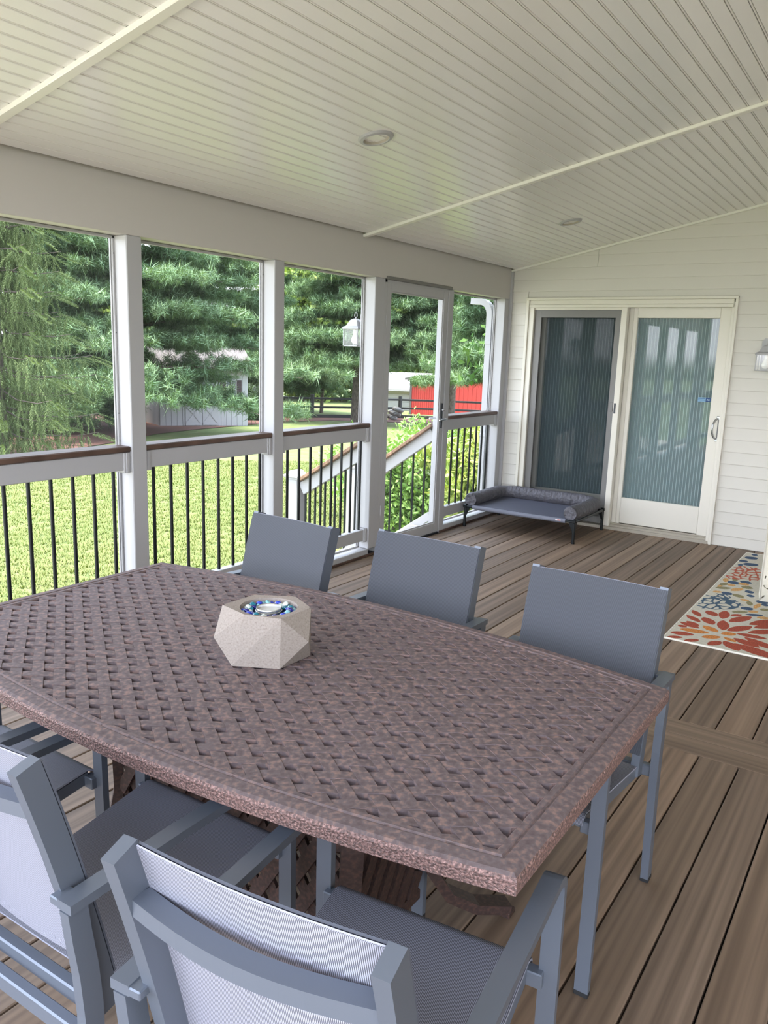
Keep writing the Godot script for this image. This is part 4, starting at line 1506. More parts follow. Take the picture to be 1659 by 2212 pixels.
func build_lanterns() -> void:
	wall_lantern("white lantern with a clear bulb outside the post by the screen door", Vector3(-0.105, 1.532, 2.15), 0.0)
	wall_lantern("white wall lantern on the siding at the right of the sliding door", Vector3(2.243, 1.45, 0.008), PI * 0.5)
	# carved floor lantern standing on the rug
	var t := thing("carved_lantern", "tall cream lantern with cut out flower scrolls standing on the rug", "lantern", Vector3(2.668, 0.0105, 1.44), 0.17)
	var w := 0.18
	var H := 0.47
	for k in 4:
		var bs := Basis(Vector3.UP, k * PI * 0.5)
		var c := CSGCombiner3D.new()
		c.name = "carved_panel"
		t.add_child(c, true)
		c.transform = Transform3D(bs, bs * Vector3(0, H * 0.5, w * 0.5 - 0.004))
		var p := CSGBox3D.new()
		p.size = Vector3(w, H, 0.008)
		p.material = M.ivory
		p.name = "sheet"
		c.add_child(p)
		var cut := func(pos: Vector2, ang: float, lx: float, ly: float) -> void:
			var q := CSGCylinder3D.new()
			q.operation = CSGShape3D.OPERATION_SUBTRACTION
			q.radius = 0.5
			q.height = 0.03
			q.sides = 12
			q.material = M.ivory
			q.name = "cut"
			q.transform = Transform3D(Basis(Vector3.BACK, ang) * Basis.from_scale(Vector3(lx, ly, 1)) * Basis(Vector3.RIGHT, PI * 0.5), Vector3(pos.x, pos.y, 0))
			c.add_child(q, true)
		for i in 12:
			var a := TAU * i / 12.0
			cut.call(Vector2(cos(a) * 0.036, sin(a) * 0.062), atan2(sin(a) * 0.062, cos(a) * 0.036), 0.04, 0.008)
		cut.call(Vector2.ZERO, 0.0, 0.014, 0.014)
		for sx in [-1, 1]:
			for sy in [-1, 1]:
				# scrolls: arcs cut as short chains
				for ch in [[0.05, 0.125, 0.022, 0.4], [0.028, 0.185, 0.017, 1.6]]:
					for i in 6:
						var a: float = ch[3] + i * 0.62
						cut.call(Vector2(sx * (ch[0] + cos(a) * ch[2]), sy * (ch[1] + sin(a) * ch[2])), sx * sy * (a + PI * 0.5), 0.016, 0.0065)
				cut.call(Vector2(sx * 0.07, sy * 0.205), sx * sy * 0.9, 0.028, 0.010)
				cut.call(Vector2(sx * 0.012, sy * 0.215), sx * sy * 1.2, 0.022, 0.007)
				cut.call(Vector2(sx * 0.07, sy * 0.075), sx * sy * 1.4, 0.024, 0.008)
	var b := MB.new()
	b.box(Vector3(0, 0.004, 0), Vector3(w - 0.01, 0.008, w - 0.01), 0.001)
	built("floor_plate", b, M.ivory, t)
	b = MB.new()
	b.tube([Vector3(0, 0.008, 0), Vector3(0, 0.14, 0)], 0.03, 16)
	built("candle", b, M.bulb, t)
	# dark vase just inside the frame
	var vz := thing("vase", "dark rounded pot on the rug at the picture edge below the carved lantern", "pot", Vector3(2.775, 0.0105, 1.93))
	b = MB.new()
	b.lathe([Vector2(0.0, 0.0), Vector2(0.03, 0.0), Vector2(0.055, 0.03), Vector2(0.068, 0.075), Vector2(0.060, 0.12), Vector2(0.04, 0.145), Vector2(0.044, 0.16), Vector2(0.038, 0.16), Vector2(0.034, 0.145), Vector2(0.0, 0.10)], Vector3.ZERO, 24)
	built("body", b, std(rgb(52, 54, 58), 0.4), vz)


# ---------------------------------------------------------------- the yard
func strip(pts: Array, lift: float) -> MB:       # a soft bed lying on the slope; pts are [near, far] pairs
	var b := MB.new()
	for i in pts.size() - 1:
		var q := []
		for e in [pts[i][0], pts[i + 1][0], pts[i + 1][1], pts[i][1]]:
			q.append(grd(e.x, e.y) + Vector3.UP * lift)
		b.face([q[0], q[1], q[2], q[3]], Vector3.UP)
	return b


func board_wall(parent: Node, w: float, h: float, origin: Vector3, along: Vector3, out: Vector3, mat: Material, n: int) -> void:
	for i in n:
		var o := part("board", boxmesh(Vector3(w / n - 0.012, h, 0.03), 0.004), mat, parent)
		o.transform = Transform3D(Basis(along, Vector3.UP, out), origin + along * (w * (i + 0.5) / n) + Vector3.UP * h * 0.5 + out * 0.01)


func build_yard() -> void:
	var bed := strip([[Vector2(-9.0, 3.5), Vector2(-19, 2.0)], [Vector2(-12.6, -2.2), Vector2(-22, -5.0)], [Vector2(-14.9, -7.0), Vector2(-24, -9.8)], [Vector2(-16.6, -9.9), Vector2(-26, -13.0)], [Vector2(-17.4, -12.2), Vector2(-27, -17.0)], [Vector2(-18.2, -15.4), Vector2(-25, -20.0)], [Vector2(-18.9, -18.9), Vector2(-24.0, -22.6)], [Vector2(-18.6, -21.6), Vector2(-22.0, -25.2)], [Vector2(-17.1, -23.0), Vector2(-19.9, -26.4)], [Vector2(-15.6, -23.6), Vector2(-18.0, -28.0)], [Vector2(-12.0, -24.0), Vector2(-14.0, -29.0)]], 0.02)
	var o := built("mulch_bed", bed, M.mulch)
	tag(o, "reddish brown mulch bed under the evergreens at the end of the lawn", "mulch bed", "", "structure")
	# grass blades on the nearer lawn
	var gb := MB.new()
	for i in 9:
		var a := TAU * i / 9.0 + 0.3 * (i % 3)
		var d := Vector3(cos(a), 0, sin(a))
		var s := Vector3(-d.z, 0, d.x) * 0.005
		var root := d * 0.03 * (i % 4) / 3.0
		var tip := root + d * (0.02 + 0.012 * (i % 3)) + Vector3.UP * (0.03 + 0.006 * (i % 4))
		gb.trin(root - s, root + s, tip, Vector3.UP, Vector3.UP, Vector3.UP)
	var blade := gb.mesh()
	var places := []
	var tints := []
	var patch := noise(0.35, 3, 81)
	var n := 0
	while n < 90000:
		var d := 3.6 + 15.0 * pow(rng.randf(), 1.35)
		var a := rng.randf_range(-0.62, 0.62)
		var dir := Vector3(-0.86, 0, -0.51).rotated(Vector3.UP, a)
		var p := Vector3(3.29, 0, 6.99) + dir * (d + 0.0)
		n += 1
		if p.x > -0.25: continue
		if p.x > -1.15 and p.z > 0.9 and p.z < 2.4: continue
		p.y = gy(p.x, p.z)
		var s := rng.randf_range(0.6, 1.0) * (1.0 + d * 0.03)
		places.append(Transform3D(Basis(Vector3.UP, rng.randf() * TAU) * Basis.from_scale(Vector3(s, s * rng.randf_range(0.6, 1.1), s)), p))
		var k := 0.5 + 0.5 * patch.get_noise_2d(p.x, p.z) + rng.randf_range(-0.15, 0.15)
		tints.append(Color(0.155, 0.195, 0.07).lerp(Color(0.215, 0.235, 0.095), clampf(k, 0, 1)))
	var gr := many("grass", blade, M.leaf, places, tints, self)
	tag(gr, "short mown grass blades of the lawn nearest to the porch", "grass", "", "stuff")
	# white shed with plank front, crossed doors and shuttered windows
	var A := grd(-19.5, -12.55)
	var B := grd(-18.0, -15.5)
	var along := (B - A)
	along.y = 0
	var W := along.length()
	along = along.normalized()
	var out := Vector3(-along.z, 0, along.x)
	if out.dot(Vector3(1, 0, 1)) < 0: out = -out
	var base := minf(A.y, B.y) - 0.1
	A.y = base
	var H := 2.35
	var sh := thing("garden_shed", "white garden shed with crossed double doors behind the pines", "shed", A)
	block("body", Vector3(0, 0, 0), Vector3(W, H, 2.6), M.shedwall, sh).transform = Transform3D(Basis(along, Vector3.UP, out), along * W * 0.5 + Vector3.UP * H * 0.5 - out * 1.3)
	board_wall(sh, W, H - 0.12, Vector3(0, 0.12, 0), along, out, M.shedwall, 16)
	board_wall(sh, 2.6, H - 0.12, along * W + Vector3(0, 0.12, 0), -out, along, M.shedwall, 12)
	var bs := Basis(along, Vector3.UP, out)
	for i in 2:
		var dr := part("door", boxmesh(Vector3(0.62, 1.25, 0.03), 0.006), M.shedwall, sh)
		dr.transform = Transform3D(bs, along * (W * 0.47 + (i - 0.5) * 0.64) + Vector3.UP * 0.80 + out * 0.04)
		var b := MB.new()
		for s in [-1, 1]:
			b.span(Vector3(-0.27 * s, -0.56, 0.02), Vector3(0.27 * s, 0.1, 0.02), 0.06, 0.02, Vector3.BACK)
		for y in [-0.6, 0.12, 0.6]:
			b.box(Vector3(0, y, 0.02), Vector3(0.6, 0.06, 0.02))
		built("brace", b, M.shedwall, dr)
	for wx in [0.2, 0.76]:
		var wn := part("window", boxmesh(Vector3(0.36, 0.50, 0.05), 0.006), M.slate, sh)
		wn.transform = Transform3D(bs, along * W * (wx + 0.045) + Vector3.UP * 1.56 + out * 0.03)
		var b := MB.new()
		for x in [-0.19, 0.0, 0.19]:
			b.box(Vector3(x, 0, 0.028), Vector3(0.035, 0.52, 0.02))
		for y in [-0.26, -0.08, 0.09, 0.26]:
			b.box(Vector3(0, y, 0.028), Vector3(0.38, 0.03, 0.018))
		built("muntins", b, M.shedwall, wn)
		for s in [-1, 1]:
			b = MB.new()
			for k in 6:
				b.box(Vector3(s * 0.31, -0.21 + k * 0.085, 0), Vector3(0.19, 0.07, 0.03), 0.004)
			b.box(Vector3(s * 0.31, 0, -0.01), Vector3(0.21, 0.54, 0.02))
			built("shutter", b, std(rgb(70, 56, 62), 0.8), wn)
	var rb := MB.new()
	rb.prism(PackedVector2Array([Vector2(0.35, 0), Vector2(-1.3, 1.0), Vector2(-2.95, 0), Vector2(-2.95, -0.08), Vector2(-1.3, 0.9), Vector2(0.35, -0.08)]), -along * 0.2 + Vector3.UP * (H - 0.12), out, Vector3.UP, along * (W + 0.4))
	rb.prism(PackedVector2Array([Vector2(0.0, 0), Vector2(-1.3, 0.86), Vector2(-2.6, 0)]), Vector3.UP * (H - 0.1), out, Vector3.UP, along * W)
	built("roof", rb, std(rgb(112, 106, 106), 0.95), sh)
	# white house far behind the pines
	var hs := thing("far_house", "white sided house gable glimpsed between the pine branches above the shed", "house", grd(-42.6, -34.9))
	var hb := Basis(Vector3(0.85, 0, -0.527).normalized(), Vector3.UP, Vector3(0.527, 0, 0.85).normalized())
	var hg := -hs.position.y
	for k in 20:
		var y0 := k * 0.26
		var o2 := part("siding_board", boxmesh(Vector3(9.0, 0.25, 0.06), 0.01), M.shedwall, hs)
		o2.transform = Transform3D(hb, hb * Vector3(1.2, y0 + 0.13, 0.0))
	var g2 := MB.new()
	g2.prism(PackedVector2Array([Vector2(-3.3, 5.2), Vector2(5.7, 5.2), Vector2(0.4, 7.4)]), hb * Vector3(0, -0.6, -0.1), hb.x, Vector3.UP, -hb.z * 0.3)
	built("gable", g2, M.shedwall, hs)
	g2 = MB.new()
	g2.span(hb * Vector3(-3.6, 4.45, 0.1), hb * Vector3(0.4, 6.95, 0.1), 0.5, 0.25, hb.z)
	g2.span(hb * Vector3(0.4, 6.95, 0.1), hb * Vector3(6.0, 4.45, 0.1), 0.5, 0.25, hb.z)
	built("eave_trim", g2, M.white, hs)
	g2 = MB.new()
	g2.box(hb * Vector3(1.2, 2.6, -3.0), Vector3(9.0, 5.2, 5.8), 0.0, hb)
	built("body", g2, M.shedwall, hs)
	for wx in [-1.6, 1.1, 3.6]:
		var wn := part("window", boxmesh(Vector3(0.9, 1.3, 0.1), 0.02), M.slate, hs)
		wn.transform = Transform3D(hb, hb * Vector3(wx, 3.2, 0.05))
	# two red barns and a low white outbuilding
	barn("red_barn", "red plank barn with white gable trim seen past the corner post", Vector2(-18.7, -32.6), Vector2(-15.6, -33.9), 2.05, 0.85, 4.5)
	barn("red_barn", "dark red barn side seen through the screen door behind the fence", Vector2(-20.6, -31.3), Vector2(-19.1, -32.1), 2.1, 0.1, 2.0)
	var wb := thing("outbuilding", "low white outbuilding left of the red barn behind the fence", "shed", grd(-24.6, -34.4))
	var wbs := Basis(Vector3(0.85, 0, -0.527).normalized(), Vector3.UP, Vector3(0.527, 0, 0.85).normalized())
	for k in 5:
		var o3 := part("siding_board", boxmesh(Vector3(3.4, 0.24, 0.08), 0.01), M.shedwall, wb)
		o3.transform = Transform3D(wbs, wbs * Vector3(1.4, 0.13 + k * 0.25, 0))
	g2 = MB.new()
	g2.prism(PackedVector2Array([Vector2(0.35, 1.2), Vector2(-1.6, 2.2), Vector2(-1.6, 2.3), Vector2(0.35, 1.32)]), wbs * Vector3(-0.6, 0, 0), wbs.z, Vector3.UP, wbs.x * 4.0)
	built("roof", g2, M.white, wb)
	# dark split rail fence
	var F := [Vector2(-24.5, -18.4), Vector2(-22.2, -20.2), Vector2(-20.4, -22.4), Vector2(-19.2, -24.6), Vector2(-18.2, -26.6), Vector2(-16.6, -27.6), Vector2(-14.4, -28.4), Vector2(-12.0, -29.0)]
	var fe := thing("rail_fence", "weathered dark split rail fence at the back of the garden", "fence", grd(F[0].x, F[0].y))
	for i in F.size():
		var q := grd(F[i].x, F[i].y) - fe.position
		var b := MB.new()
		b.box(q + Vector3(0, 0.52, 0), Vector3(0.15, 1.2, 0.15), 0.02)
		built("post", b, M.fence, fe)
		if i + 1 < F.size():
			var q2 := grd(F[i + 1].x, F[i + 1].y) - fe.position
			for y in [0.93, 0.52, 0.08]:
				b = MB.new()
				b.span(q + Vector3(0, y, 0), q2 + Vector3(0, y, 0), 0.06, 0.10 if y > 0.1 else 0.2, Vector3.UP, 0.012)
				built("rail", b, M.fence, fe)
	# fieldstones piled against the fence
	for i in 14:
		var b := MB.new()
		b.ball(Vector3.ZERO, Vector3(rng.randf_range(0.13, 0.22), rng.randf_range(0.08, 0.13), rng.randf_range(0.12, 0.2)), 8, 5)
		var row := i / 5
		var o4 := built("fieldstone", b, M.stone)
		o4.position = grd(-17.4 + rng.randf_range(-0.05, 0.05), -24.9) + Vector3(-0.30 * (i % 5) + 0.14 * row, 0.09 + row * 0.19, -0.34 * (i % 5))
		o4.rotation.y = rng.randf() * TAU
		tag(o4, "grey fieldstone in the pile at the foot of the rail fence", "stone", "fieldstones piled by the fence")
	# green garden stake
	var st := grd(-6.6, -9.0)
	var sb := MB.new()
	sb.tube([Vector3.ZERO, Vector3(0, 0.62, 0)], 0.022, 8)
	var sk := thing("garden_stake", "thin green garden stake standing in the lawn behind the stair rail", "stake", st)
	built("rod", sb, std(rgb(30, 110, 70), 0.5), sk)


func barn(called: String, label: String, a: Vector2, c: Vector2, h: float, rise: float, depth: float) -> void:
	var A := grd(a.x, a.y)
	var along := Vector3(c.x - a.x, 0, c.y - a.y)
	var W := along.length()
	along = along.normalized()
	var out := Vector3(-along.z, 0, along.x)
	if out.dot(Vector3(1, 0, 1)) < 0: out = -out
	A.y -= 0.15
	var t := thing(called, label, "barn", A)
	var b := MB.new()
	b.box(along * W * 0.5 + Vector3.UP * h * 0.5 - out * depth * 0.5, Vector3(W, h, depth), 0.0, Basis(along, Vector3.UP, out))
	b.prism(PackedVector2Array([Vector2(0, h), Vector2(W, h), Vector2(W * 0.5, h + rise)]), Vector3.ZERO, along, Vector3.UP, -out * depth)
	built("body", b, M.barnred, t)
	board_wall(t, W, h, Vector3.ZERO, along, out, M.barnred, 14)
	b = MB.new()
	for s in [[-0.15, 0.5], [1.0 + 0.15 / W, 0.5]]:
		var p0: Vector3 = along * W * s[0] + Vector3.UP * (h - 0.05) + out * 0.08
		if s[0] < 0: p0 = along * -0.15 + Vector3.UP * (h - 0.06) + out * 0.08
		b.span(p0, along * W * 0.5 + Vector3.UP * (h + rise + 0.03) + out * 0.08, 0.10, 0.14, out)
	b.box(along * 0.05 + Vector3.UP * h * 0.5 + out * 0.05, Vector3(0.12, h, 0.06), 0.0, Basis(along, Vector3.UP, out))
	if rise > 0.5:
		b.box(along * W * 0.5 + Vector3.UP * (h + rise * 0.55) + out * 0.06, Vector3(0.12, rise * 0.8, 0.06), 0.0, Basis(along, Vector3.UP, out))
	built("trim", b, M.white if rise > 0.5 else M.roof, t)
	b = MB.new()
	b.prism(PackedVector2Array([Vector2(-0.3, h - 0.06), Vector2(W * 0.5, h + rise + 0.04), Vector2(W + 0.3, h - 0.06), Vector2(W + 0.3, h + 0.06), Vector2(W * 0.5, h + rise + 0.16), Vector2(-0.3, h + 0.06)]), -out * depth, along, Vector3.UP, out * (depth + 0.12))
	built("roof", b, M.roof, t)


# ---------------------------------------------------------------- plants
func tuft(n: int, len_: float, wid: float, flat: float, sd: int) -> ArrayMesh:     # soft needles round a centre
	var r := RandomNumberGenerator.new()
	r.seed = sd
	var b := MB.new()
	for i in n:
		var d := Vector3(r.randfn(), r.randfn() * flat + 0.35 * flat, r.randfn()).normalized()
		var s := d.cross(Vector3(r.randfn(), r.randfn(), r.randfn())).normalized() * wid
		var c := Vector3(r.randfn(), r.randfn() * flat, r.randfn()) * len_ * 0.22
		var L := len_ * r.randf_range(0.6, 1.0)
		var nn := (d + Vector3.UP * 0.6 + c.normalized() * 0.4).normalized()
		b.trin(c - s, c + s, c + d * L, nn, nn, nn)
	return b.mesh()


func sprig(sd: int) -> ArrayMesh:      # a hanging spruce shoot along -y
	var r := RandomNumberGenerator.new()
	r.seed = sd
	var b := MB.new()
	for i in 46:
		var u := i / 45.0
		var a := i * 2.4
		var d := Vector3(cos(a), -0.9, sin(a)).normalized()
		var c := Vector3(0.02 * sin(u * 7.0), -0.5 * u, 0.02 * cos(u * 5.0))
		var s := d.cross(Vector3.UP).normalized() * 0.010
		var nn := Vector3(cos(a), 0.5, sin(a)).normalized()
		b.trin(c - s, c + s, c + d * (0.085 - 0.03 * u), nn, nn, nn)
	return b.mesh()


func leaf_cluster(n: int, L: float, W: float, sd: int, spread: float) -> ArrayMesh:
	var r := RandomNumberGenerator.new()
	r.seed = sd
	var b := MB.new()
	for i in n:
		var c := Vector3(r.randfn(), r.randfn(), r.randfn()) * spread
		var d := Vector3(r.randfn(), r.randfn() * 0.5 + 0.1, r.randfn()).normalized()
		var s := d.cross(Vector3.UP + Vector3(r.randfn(), 0, r.randfn()) * 0.4).normalized()
		var up := s.cross(d)
		if up.y < 0: up = -up
		var l := L * r.randf_range(0.7, 1.1)
		var w := W * 0.5 * l / L
		var m := c + d * l * 0.45 - up * l * 0.06
		var e := c + d * l - up * l * 0.12
		var ln := (m + s * w + up * w * 0.35)
		var rn := (m - s * w + up * w * 0.35)
		var n1 := (up - s * 0.3).normalized()
		var n2 := (up + s * 0.3).normalized()
		b.trin(c, ln, m, n1, n1, n1); b.trin(m, ln, e, n1, n1, n1)
		b.trin(c, m, rn, n2, n2, n2); b.trin(m, e, rn, n2, n2, n2)
	return b.mesh()


func any_basis(s: float) -> Basis:
	return Basis(Vector3(rng.randfn(), rng.randfn(), rng.randfn()).normalized(), rng.randf() * TAU) * Basis.from_scale(Vector3.ONE * s)


func pine(label: String, at: Vector3, height: float, low: float, reach: float, pads: int, per: int, ca: Color, cb: Color, ts: float, group := "white pines beyond the lawn", lean := Vector3.ZERO, r0 := 0.24) -> void:
	var t := thing("pine_tree", label, "tree", at, 0, group)
	var b := MB.new()
	b.tube([Vector3(0, -0.1, 0), Vector3(0, height * 0.3, 0) + lean * 0.3, Vector3(0, height * 0.65, 0) + lean * 0.7, Vector3(0, height, 0) + lean], [r0, r0 * 0.8, r0 * 0.5, 0.04], 10)
	built("trunk", b, M.bark, t)
	var places := []
	var tints := []
	b = MB.new()
	var y := low
	var lv := 0
	while y < height - 0.3:
		var u := y / height
		var R: float = reach * (1.0 - u * 0.75) * rng.randf_range(0.85, 1.1)
		var cnt := 6
		for k in cnt:
			var a := TAU * (k + rng.randf_range(-0.3, 0.3)) / cnt + lv * 0.5
			var L := R * rng.randf_range(0.65, 1.1)
			var dir := Vector3(cos(a), 0, sin(a))
			var rise := rng.randf_range(-0.10, 0.16)
			var f := func(s: float) -> Vector3: return Vector3(0, y, 0) + lean * u + dir * L * s + Vector3.UP * L * (rise * s - 0.14 * s * s + 0.1 * s)
			b.tube([f.call(0.0), f.call(0.35), f.call(0.7), f.call(1.0)], [0.055, 0.04, 0.025, 0.01], 5, false)
			for i in pads:
				var s := 0.28 + 0.75 * (i + rng.randf()) / pads
				var side := dir.cross(Vector3.UP) * rng.randfn() * L * 0.13 * (1.15 - absf(s - 0.65))
				var c: Vector3 = f.call(s) + side
				var tone := rng.randf()
				for j in per:
					var off := Vector3(rng.randfn() * 0.36, absf(rng.randfn()) * 0.13, rng.randfn() * 0.36) * (L / 4.0)
					places.append(Transform3D(any_basis(ts * rng.randf_range(0.7, 1.2)), c + off))
					tints.append(ca.lerp(cb, clampf(tone * 0.6 + rng.randf() * 0.4, 0, 1)))
		y += rng.randf_range(0.5, 0.72) * (reach / 4.5)
		lv += 1
	built("branches", b, M.bark, t)
	many("needles", M_tuft, M.leaf, places, tints, t)


var M_tuft: ArrayMesh
var M_sprig: ArrayMesh
var M_leaf: ArrayMesh
var M_big: ArrayMesh


func leafy(called: String, label: String, category: String, at: Vector3, height: float, crown: Vector3, count: int, ca: Color, cb: Color, mesh: Mesh, s: float, group := "", mat: Material = null) -> void:
	var t := thing(called, label, category, at, 0, group)
	var b := MB.new()
	b.tube([Vector3(0, -0.1, 0), Vector3(0.05, height * 0.35, 0), Vector3(0, height * 0.7, 0.1)], [0.05 + height * 0.016, 0.04 + height * 0.012, 0.02], 8)
	for k in 6:
		var a := TAU * k / 6.0 + rng.randf()
		var e := Vector3(cos(a) * crown.x * 0.7, height - crown.y * rng.randf_range(0.2, 1.0), sin(a) * crown.z * 0.7)
		b.tube([Vector3(0.03, height * 0.3, 0), Vector3(e.x * 0.4, lerpf(height * 0.3, e.y, 0.6), e.z * 0.4), e], [0.02 + height * 0.007, 0.015 + height * 0.004, 0.008], 6, false)
	built("trunk", b, M.bark, t)
	var places := []
	var tints := []
	var c := Vector3(0, height - crown.y, 0)
	var lumps := []
	for i in 26:
		lumps.append(c + Vector3(rng.randfn() * crown.x * 0.42, rng.randfn() * crown.y * 0.42, rng.randfn() * crown.z * 0.42))
	for i in count:
		var l: Vector3 = lumps[rng.randi() % lumps.size()]
		var p := l + Vector3(rng.randfn(), rng.randfn(), rng.randfn()) * crown.x * 0.17
		places.append(Transform3D(any_basis(s * rng.randf_range(0.7, 1.2)), p))
		tints.append(ca.lerp(cb, rng.randf()))
	many("foliage", mesh, mat if mat else M.leaf, places, tints, t)


func build_trees() -> void:
	M_tuft = tuft(64, 0.30, 0.0085, 0.75, 3)
	M_sprig = sprig(4)
	M_leaf = leaf_cluster(12, 0.09, 0.045, 5, 0.09)
	M_big = leaf_cluster(16, 0.55, 0.34, 6, 0.45)
	var pa := Color(0.15, 0.26, 0.145)
	var pb := Color(0.33, 0.47, 0.28)
	pine("white pine whose lower boughs hang in front of the garden shed", Vector3(-17.0, -1.27, -9.56), 11.0, 1.2, 5.2, 11, 11, pa, pb, 1.0)
	pine("white pine behind the drooping spruce", Vector3(-21.4, -1.39, -8.6), 11.0, 0.5, 5.0, 11, 10, pa, pb, 1.1)
	pine("white pine with a bare grey trunk behind the lantern post", Vector3(-17.15, -1.58, -21.45), 13.0, 2.6, 4.8, 10, 11, pa, pb * 1.1, 1.15, "white pines beyond the lawn", Vector3(0.2, 0, -0.2), 0.28)
	pine("tall white pine behind the white shed", Vector3(-26.6, -1.81, -22.8), 16.0, 1.6, 6.6, 11, 11, pa, pb, 1.5)
	pine("white pine seen through the screen door", Vector3(-13.6, -1.6, -23.4), 13.0, 2.7, 4.6, 10, 11, pa, pb * 1.15, 1.15)
	pine("white pine at the house corner with boughs over the red barn", Vector3(-7.9, -1.28, -17.4), 11.0, 1.9, 4.0, 10, 10, pa * 1.1, pb * 1.25, 1.0)
	pine("white pine far left behind the spruce", Vector3(-22.0, -1.2, -3.4), 12.0, 0.4, 4.6, 10, 10, pa, pb, 1.2)
	# drooping spruce at the left
	var t := thing("spruce_tree", "Norway type spruce with long hanging shoots at the left of the lawn", "tree", Vector3(-13.3, -1.05, -2.75))
	var b := MB.new()
	b.tube([Vector3(0, -0.1, 0), Vector3(0, 4.0, 0), Vector3(0, 11.0, 0)], [0.24, 0.17, 0.03], 10)
	built("trunk", b, M.bark, t)
	var places := []
	var tints := []
	b = MB.new()
	var y := 0.75
	var lv := 0
	while y < 9.5:
		var R: float = 2.25 * (1.0 - y / 11.5) + 0.2
		for k in 9:
			var a := TAU * (k + rng.randf_range(-0.3, 0.3)) / 9.0 + lv * 0.7
			var L := R * rng.randf_range(0.75, 1.12)
			var dir := Vector3(cos(a), 0, sin(a))
			var y0 := y
			var f := func(s: float) -> Vector3: return Vector3(0, y0, 0) + dir * L * s + Vector3.UP * L * (-0.42 * s + 0.34 * s * s)
			b.tube([f.call(0.0), f.call(0.4), f.call(0.75), f.call(1.0)], [0.022, 0.014, 0.009, 0.005], 5, false)
			for i in 34:
				var s := 0.15 + 0.87 * (i + rng.randf()) / 34.0
				var side := dir.cross(Vector3.UP) * rng.randfn() * 0.16 * L * (1.1 - s * 0.7)
				var p: Vector3 = f.call(minf(s, 1.0)) + side + Vector3.DOWN * absf(rng.randfn()) * 0.06
				var tilt := Basis(Vector3.UP, rng.randf() * TAU) * Basis(Vector3.RIGHT, absf(rng.randfn()) * 0.28)
				if s > 0.93: tilt = Basis(dir.cross(Vector3.UP).normalized(), 1.2)
				places.append(Transform3D(tilt * Basis.from_scale(Vector3.ONE * rng.randf_range(0.6, 1.15)), p))
				tints.append(Color(0.09, 0.125, 0.055).lerp(Color(0.18, 0.225, 0.10), rng.randf()))
		y += 0.42
		lv += 1
	built("branches", b, M.bark, t)
	many("needles", M_sprig, M.leaf, places, tints, t)
	# dark shrubs that close the view under the pines
	for q in [[Vector2(-23.0, -13.5), 1.7], [Vector2(-24.5, -11.0), 2.0], [Vector2(-25.0, -7.5), 2.0], [Vector2(-25.5, -4.0), 2.2], [Vector2(-26.0, -0.5), 2.2], [Vector2(-23.2, -19.2), 1.5], [Vector2(-21.2, -18.6), 1.2]]:
		var k: int = int(q[0].y * -10.0)
		leafy("evergreen_shrub", ["dark rounded evergreen shrub in the shade beside the white shed", "dark evergreen shrub under the left pines", "shaded evergreen shrub between two pine trunks", "low dark shrub at the left end of the mulch bed"][k % 4], "shrub", grd(q[0].x, q[0].y), q[1], Vector3(1.5, q[1] * 0.5, 1.5), 420, pa * 0.5, pb * 0.5, M_tuft, 1.3, "dark shrubs under the pines")
	# leafy trees farther off
	var ya := Color(0.17, 0.25, 0.07)
	var yb := Color(0.36, 0.42, 0.12)
	leafy("leafy_tree", "sunlit yellow green tree behind the small fence tree", "tree", Vector3(-36.5, -2.38, -41.0), 9.0, Vector3(5.5, 4.3, 5.5), 2600, ya, yb, M_big, 1.0, "leafy trees behind the pines")
	leafy("leafy_tree", "sunlit yellow green tree right of the far white house", "tree", Vector3(-41.0, -2.6, -46.5), 9.0, Vector3(5.5, 4.3, 5.5), 2400, ya, yb, M_big, 1.1, "leafy trees behind the pines")
	leafy("leafy_tree", "pale leafy tree behind the low white outbuilding", "tree", Vector3(-29.7, -2.38, -45.5), 10.0, Vector3(5.5, 5.0, 5.5), 2600, ya, yb, M_big, 1.0, "leafy trees behind the pines")
	leafy("leafy_tree", "leafy tree in the gap behind the spruce and pine", "tree", Vector3(-49.0, -2.39, -30.5), 11.0, Vector3(6.0, 5.2, 6.0), 2400, ya, yb, M_big, 1.1, "leafy trees behind the pines")
	leafy("leafy_tree", "leafy tree far behind the bare pine trunk", "tree", Vector3(-38.0, -2.62, -50.0), 12.0, Vector3(6.0, 5.5, 6.0), 2600, ya, yb, M_big, 1.1, "leafy trees behind the pines")
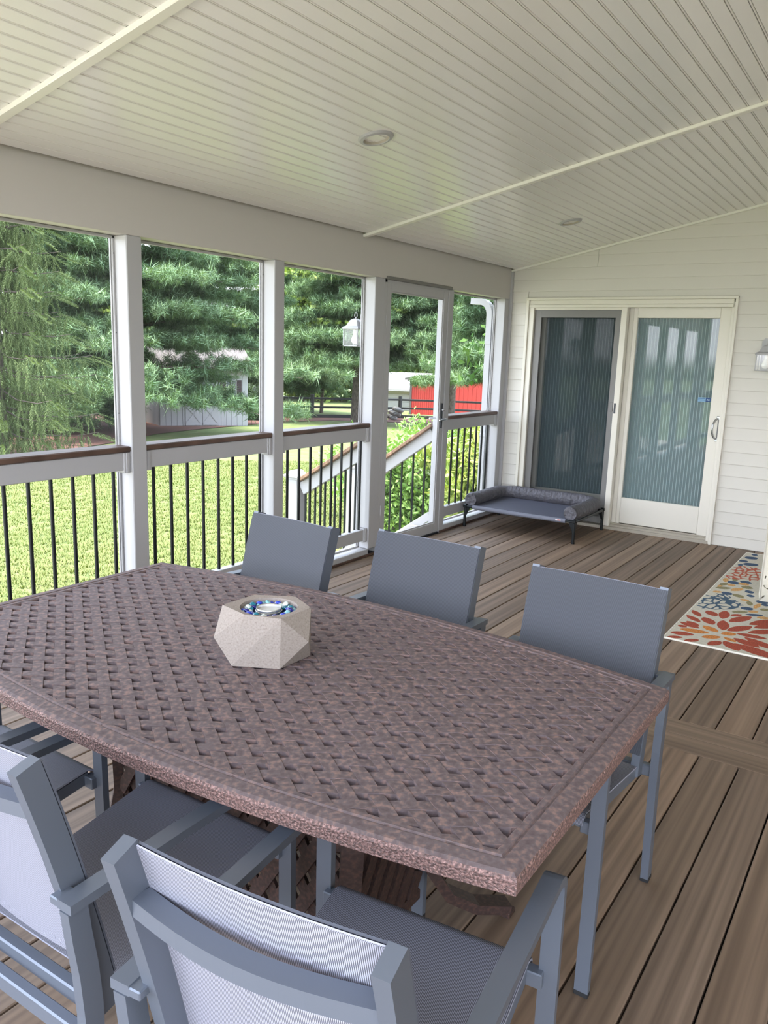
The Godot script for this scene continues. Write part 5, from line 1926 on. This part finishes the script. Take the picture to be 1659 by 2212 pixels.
	leafy("leafy_tree", "leafy tree far behind the red barns", "tree", Vector3(-26.0, -2.5, -52.0), 12.0, Vector3(7.0, 5.5, 7.0), 2800, ya * 0.8, yb * 0.8, M_big, 1.1, "leafy trees behind the pines")
	leafy("leafy_tree", "leafy tree left of the far white house", "tree", Vector3(-52.0, -2.5, -38.0), 10.0, Vector3(4.5, 4.5, 4.5), 1800, ya, yb, M_big, 1.1, "leafy trees behind the pines")
	leafy("garden_tree", "small spreading tree standing behind the rail fence", "tree", Vector3(-23.4, -1.82, -26.9), 3.6, Vector3(2.2, 1.3, 2.2), 900, pa, pb, M_tuft, 0.9)
	leafy("oak_tree", "dark leafy tree overhanging at the house corner", "tree", Vector3(-1.75, -0.95, -6.6), 5.4, Vector3(1.7, 1.9, 1.7), 900, Color(0.05, 0.11, 0.035), Color(0.12, 0.2, 0.06), leaf_cluster(10, 0.17, 0.10, 8, 0.14), 1.0)


func build_bushes() -> void:
	var ga := Color(0.16, 0.30, 0.075)
	var gb := Color(0.34, 0.50, 0.15)
	var spots := [[Vector2(-1.85, -1.0), 1.25, "bright green bush beside the porch steps, seen through the screen door"], [Vector2(-2.97, -2.2), 1.15, "light green bush behind the far stair rail"], [Vector2(-2.25, -2.3), 1.35, "green bush growing against the house corner bed"]]
	for s in spots:
		leafy("leafy_bush", s[2], "bush", grd(s[0].x, s[0].y), s[1], Vector3(0.55, s[1] * 0.5, 0.55), 620, ga, gb, M_leaf, 1.0, "bushes by the porch steps", M.gloss)
	var big := leaf_cluster(9, 0.15, 0.05, 12, 0.07)
	leafy("rhododendron", "tall yellow green rhododendron with long leaves behind the short railing", "bush", grd(-1.12, -1.45), 1.5, Vector3(0.42, 0.72, 0.5), 560, Color(0.2, 0.3, 0.06), Color(0.46, 0.5, 0.15), big, 1.0, "", M.gloss)
	leafy("rhododendron", "darker rhododendron behind the yellow green one", "bush", grd(-1.3, -2.7), 1.5, Vector3(0.6, 0.75, 0.6), 480, Color(0.1, 0.18, 0.06), Color(0.24, 0.34, 0.1), big, 1.0, "", M.gloss)
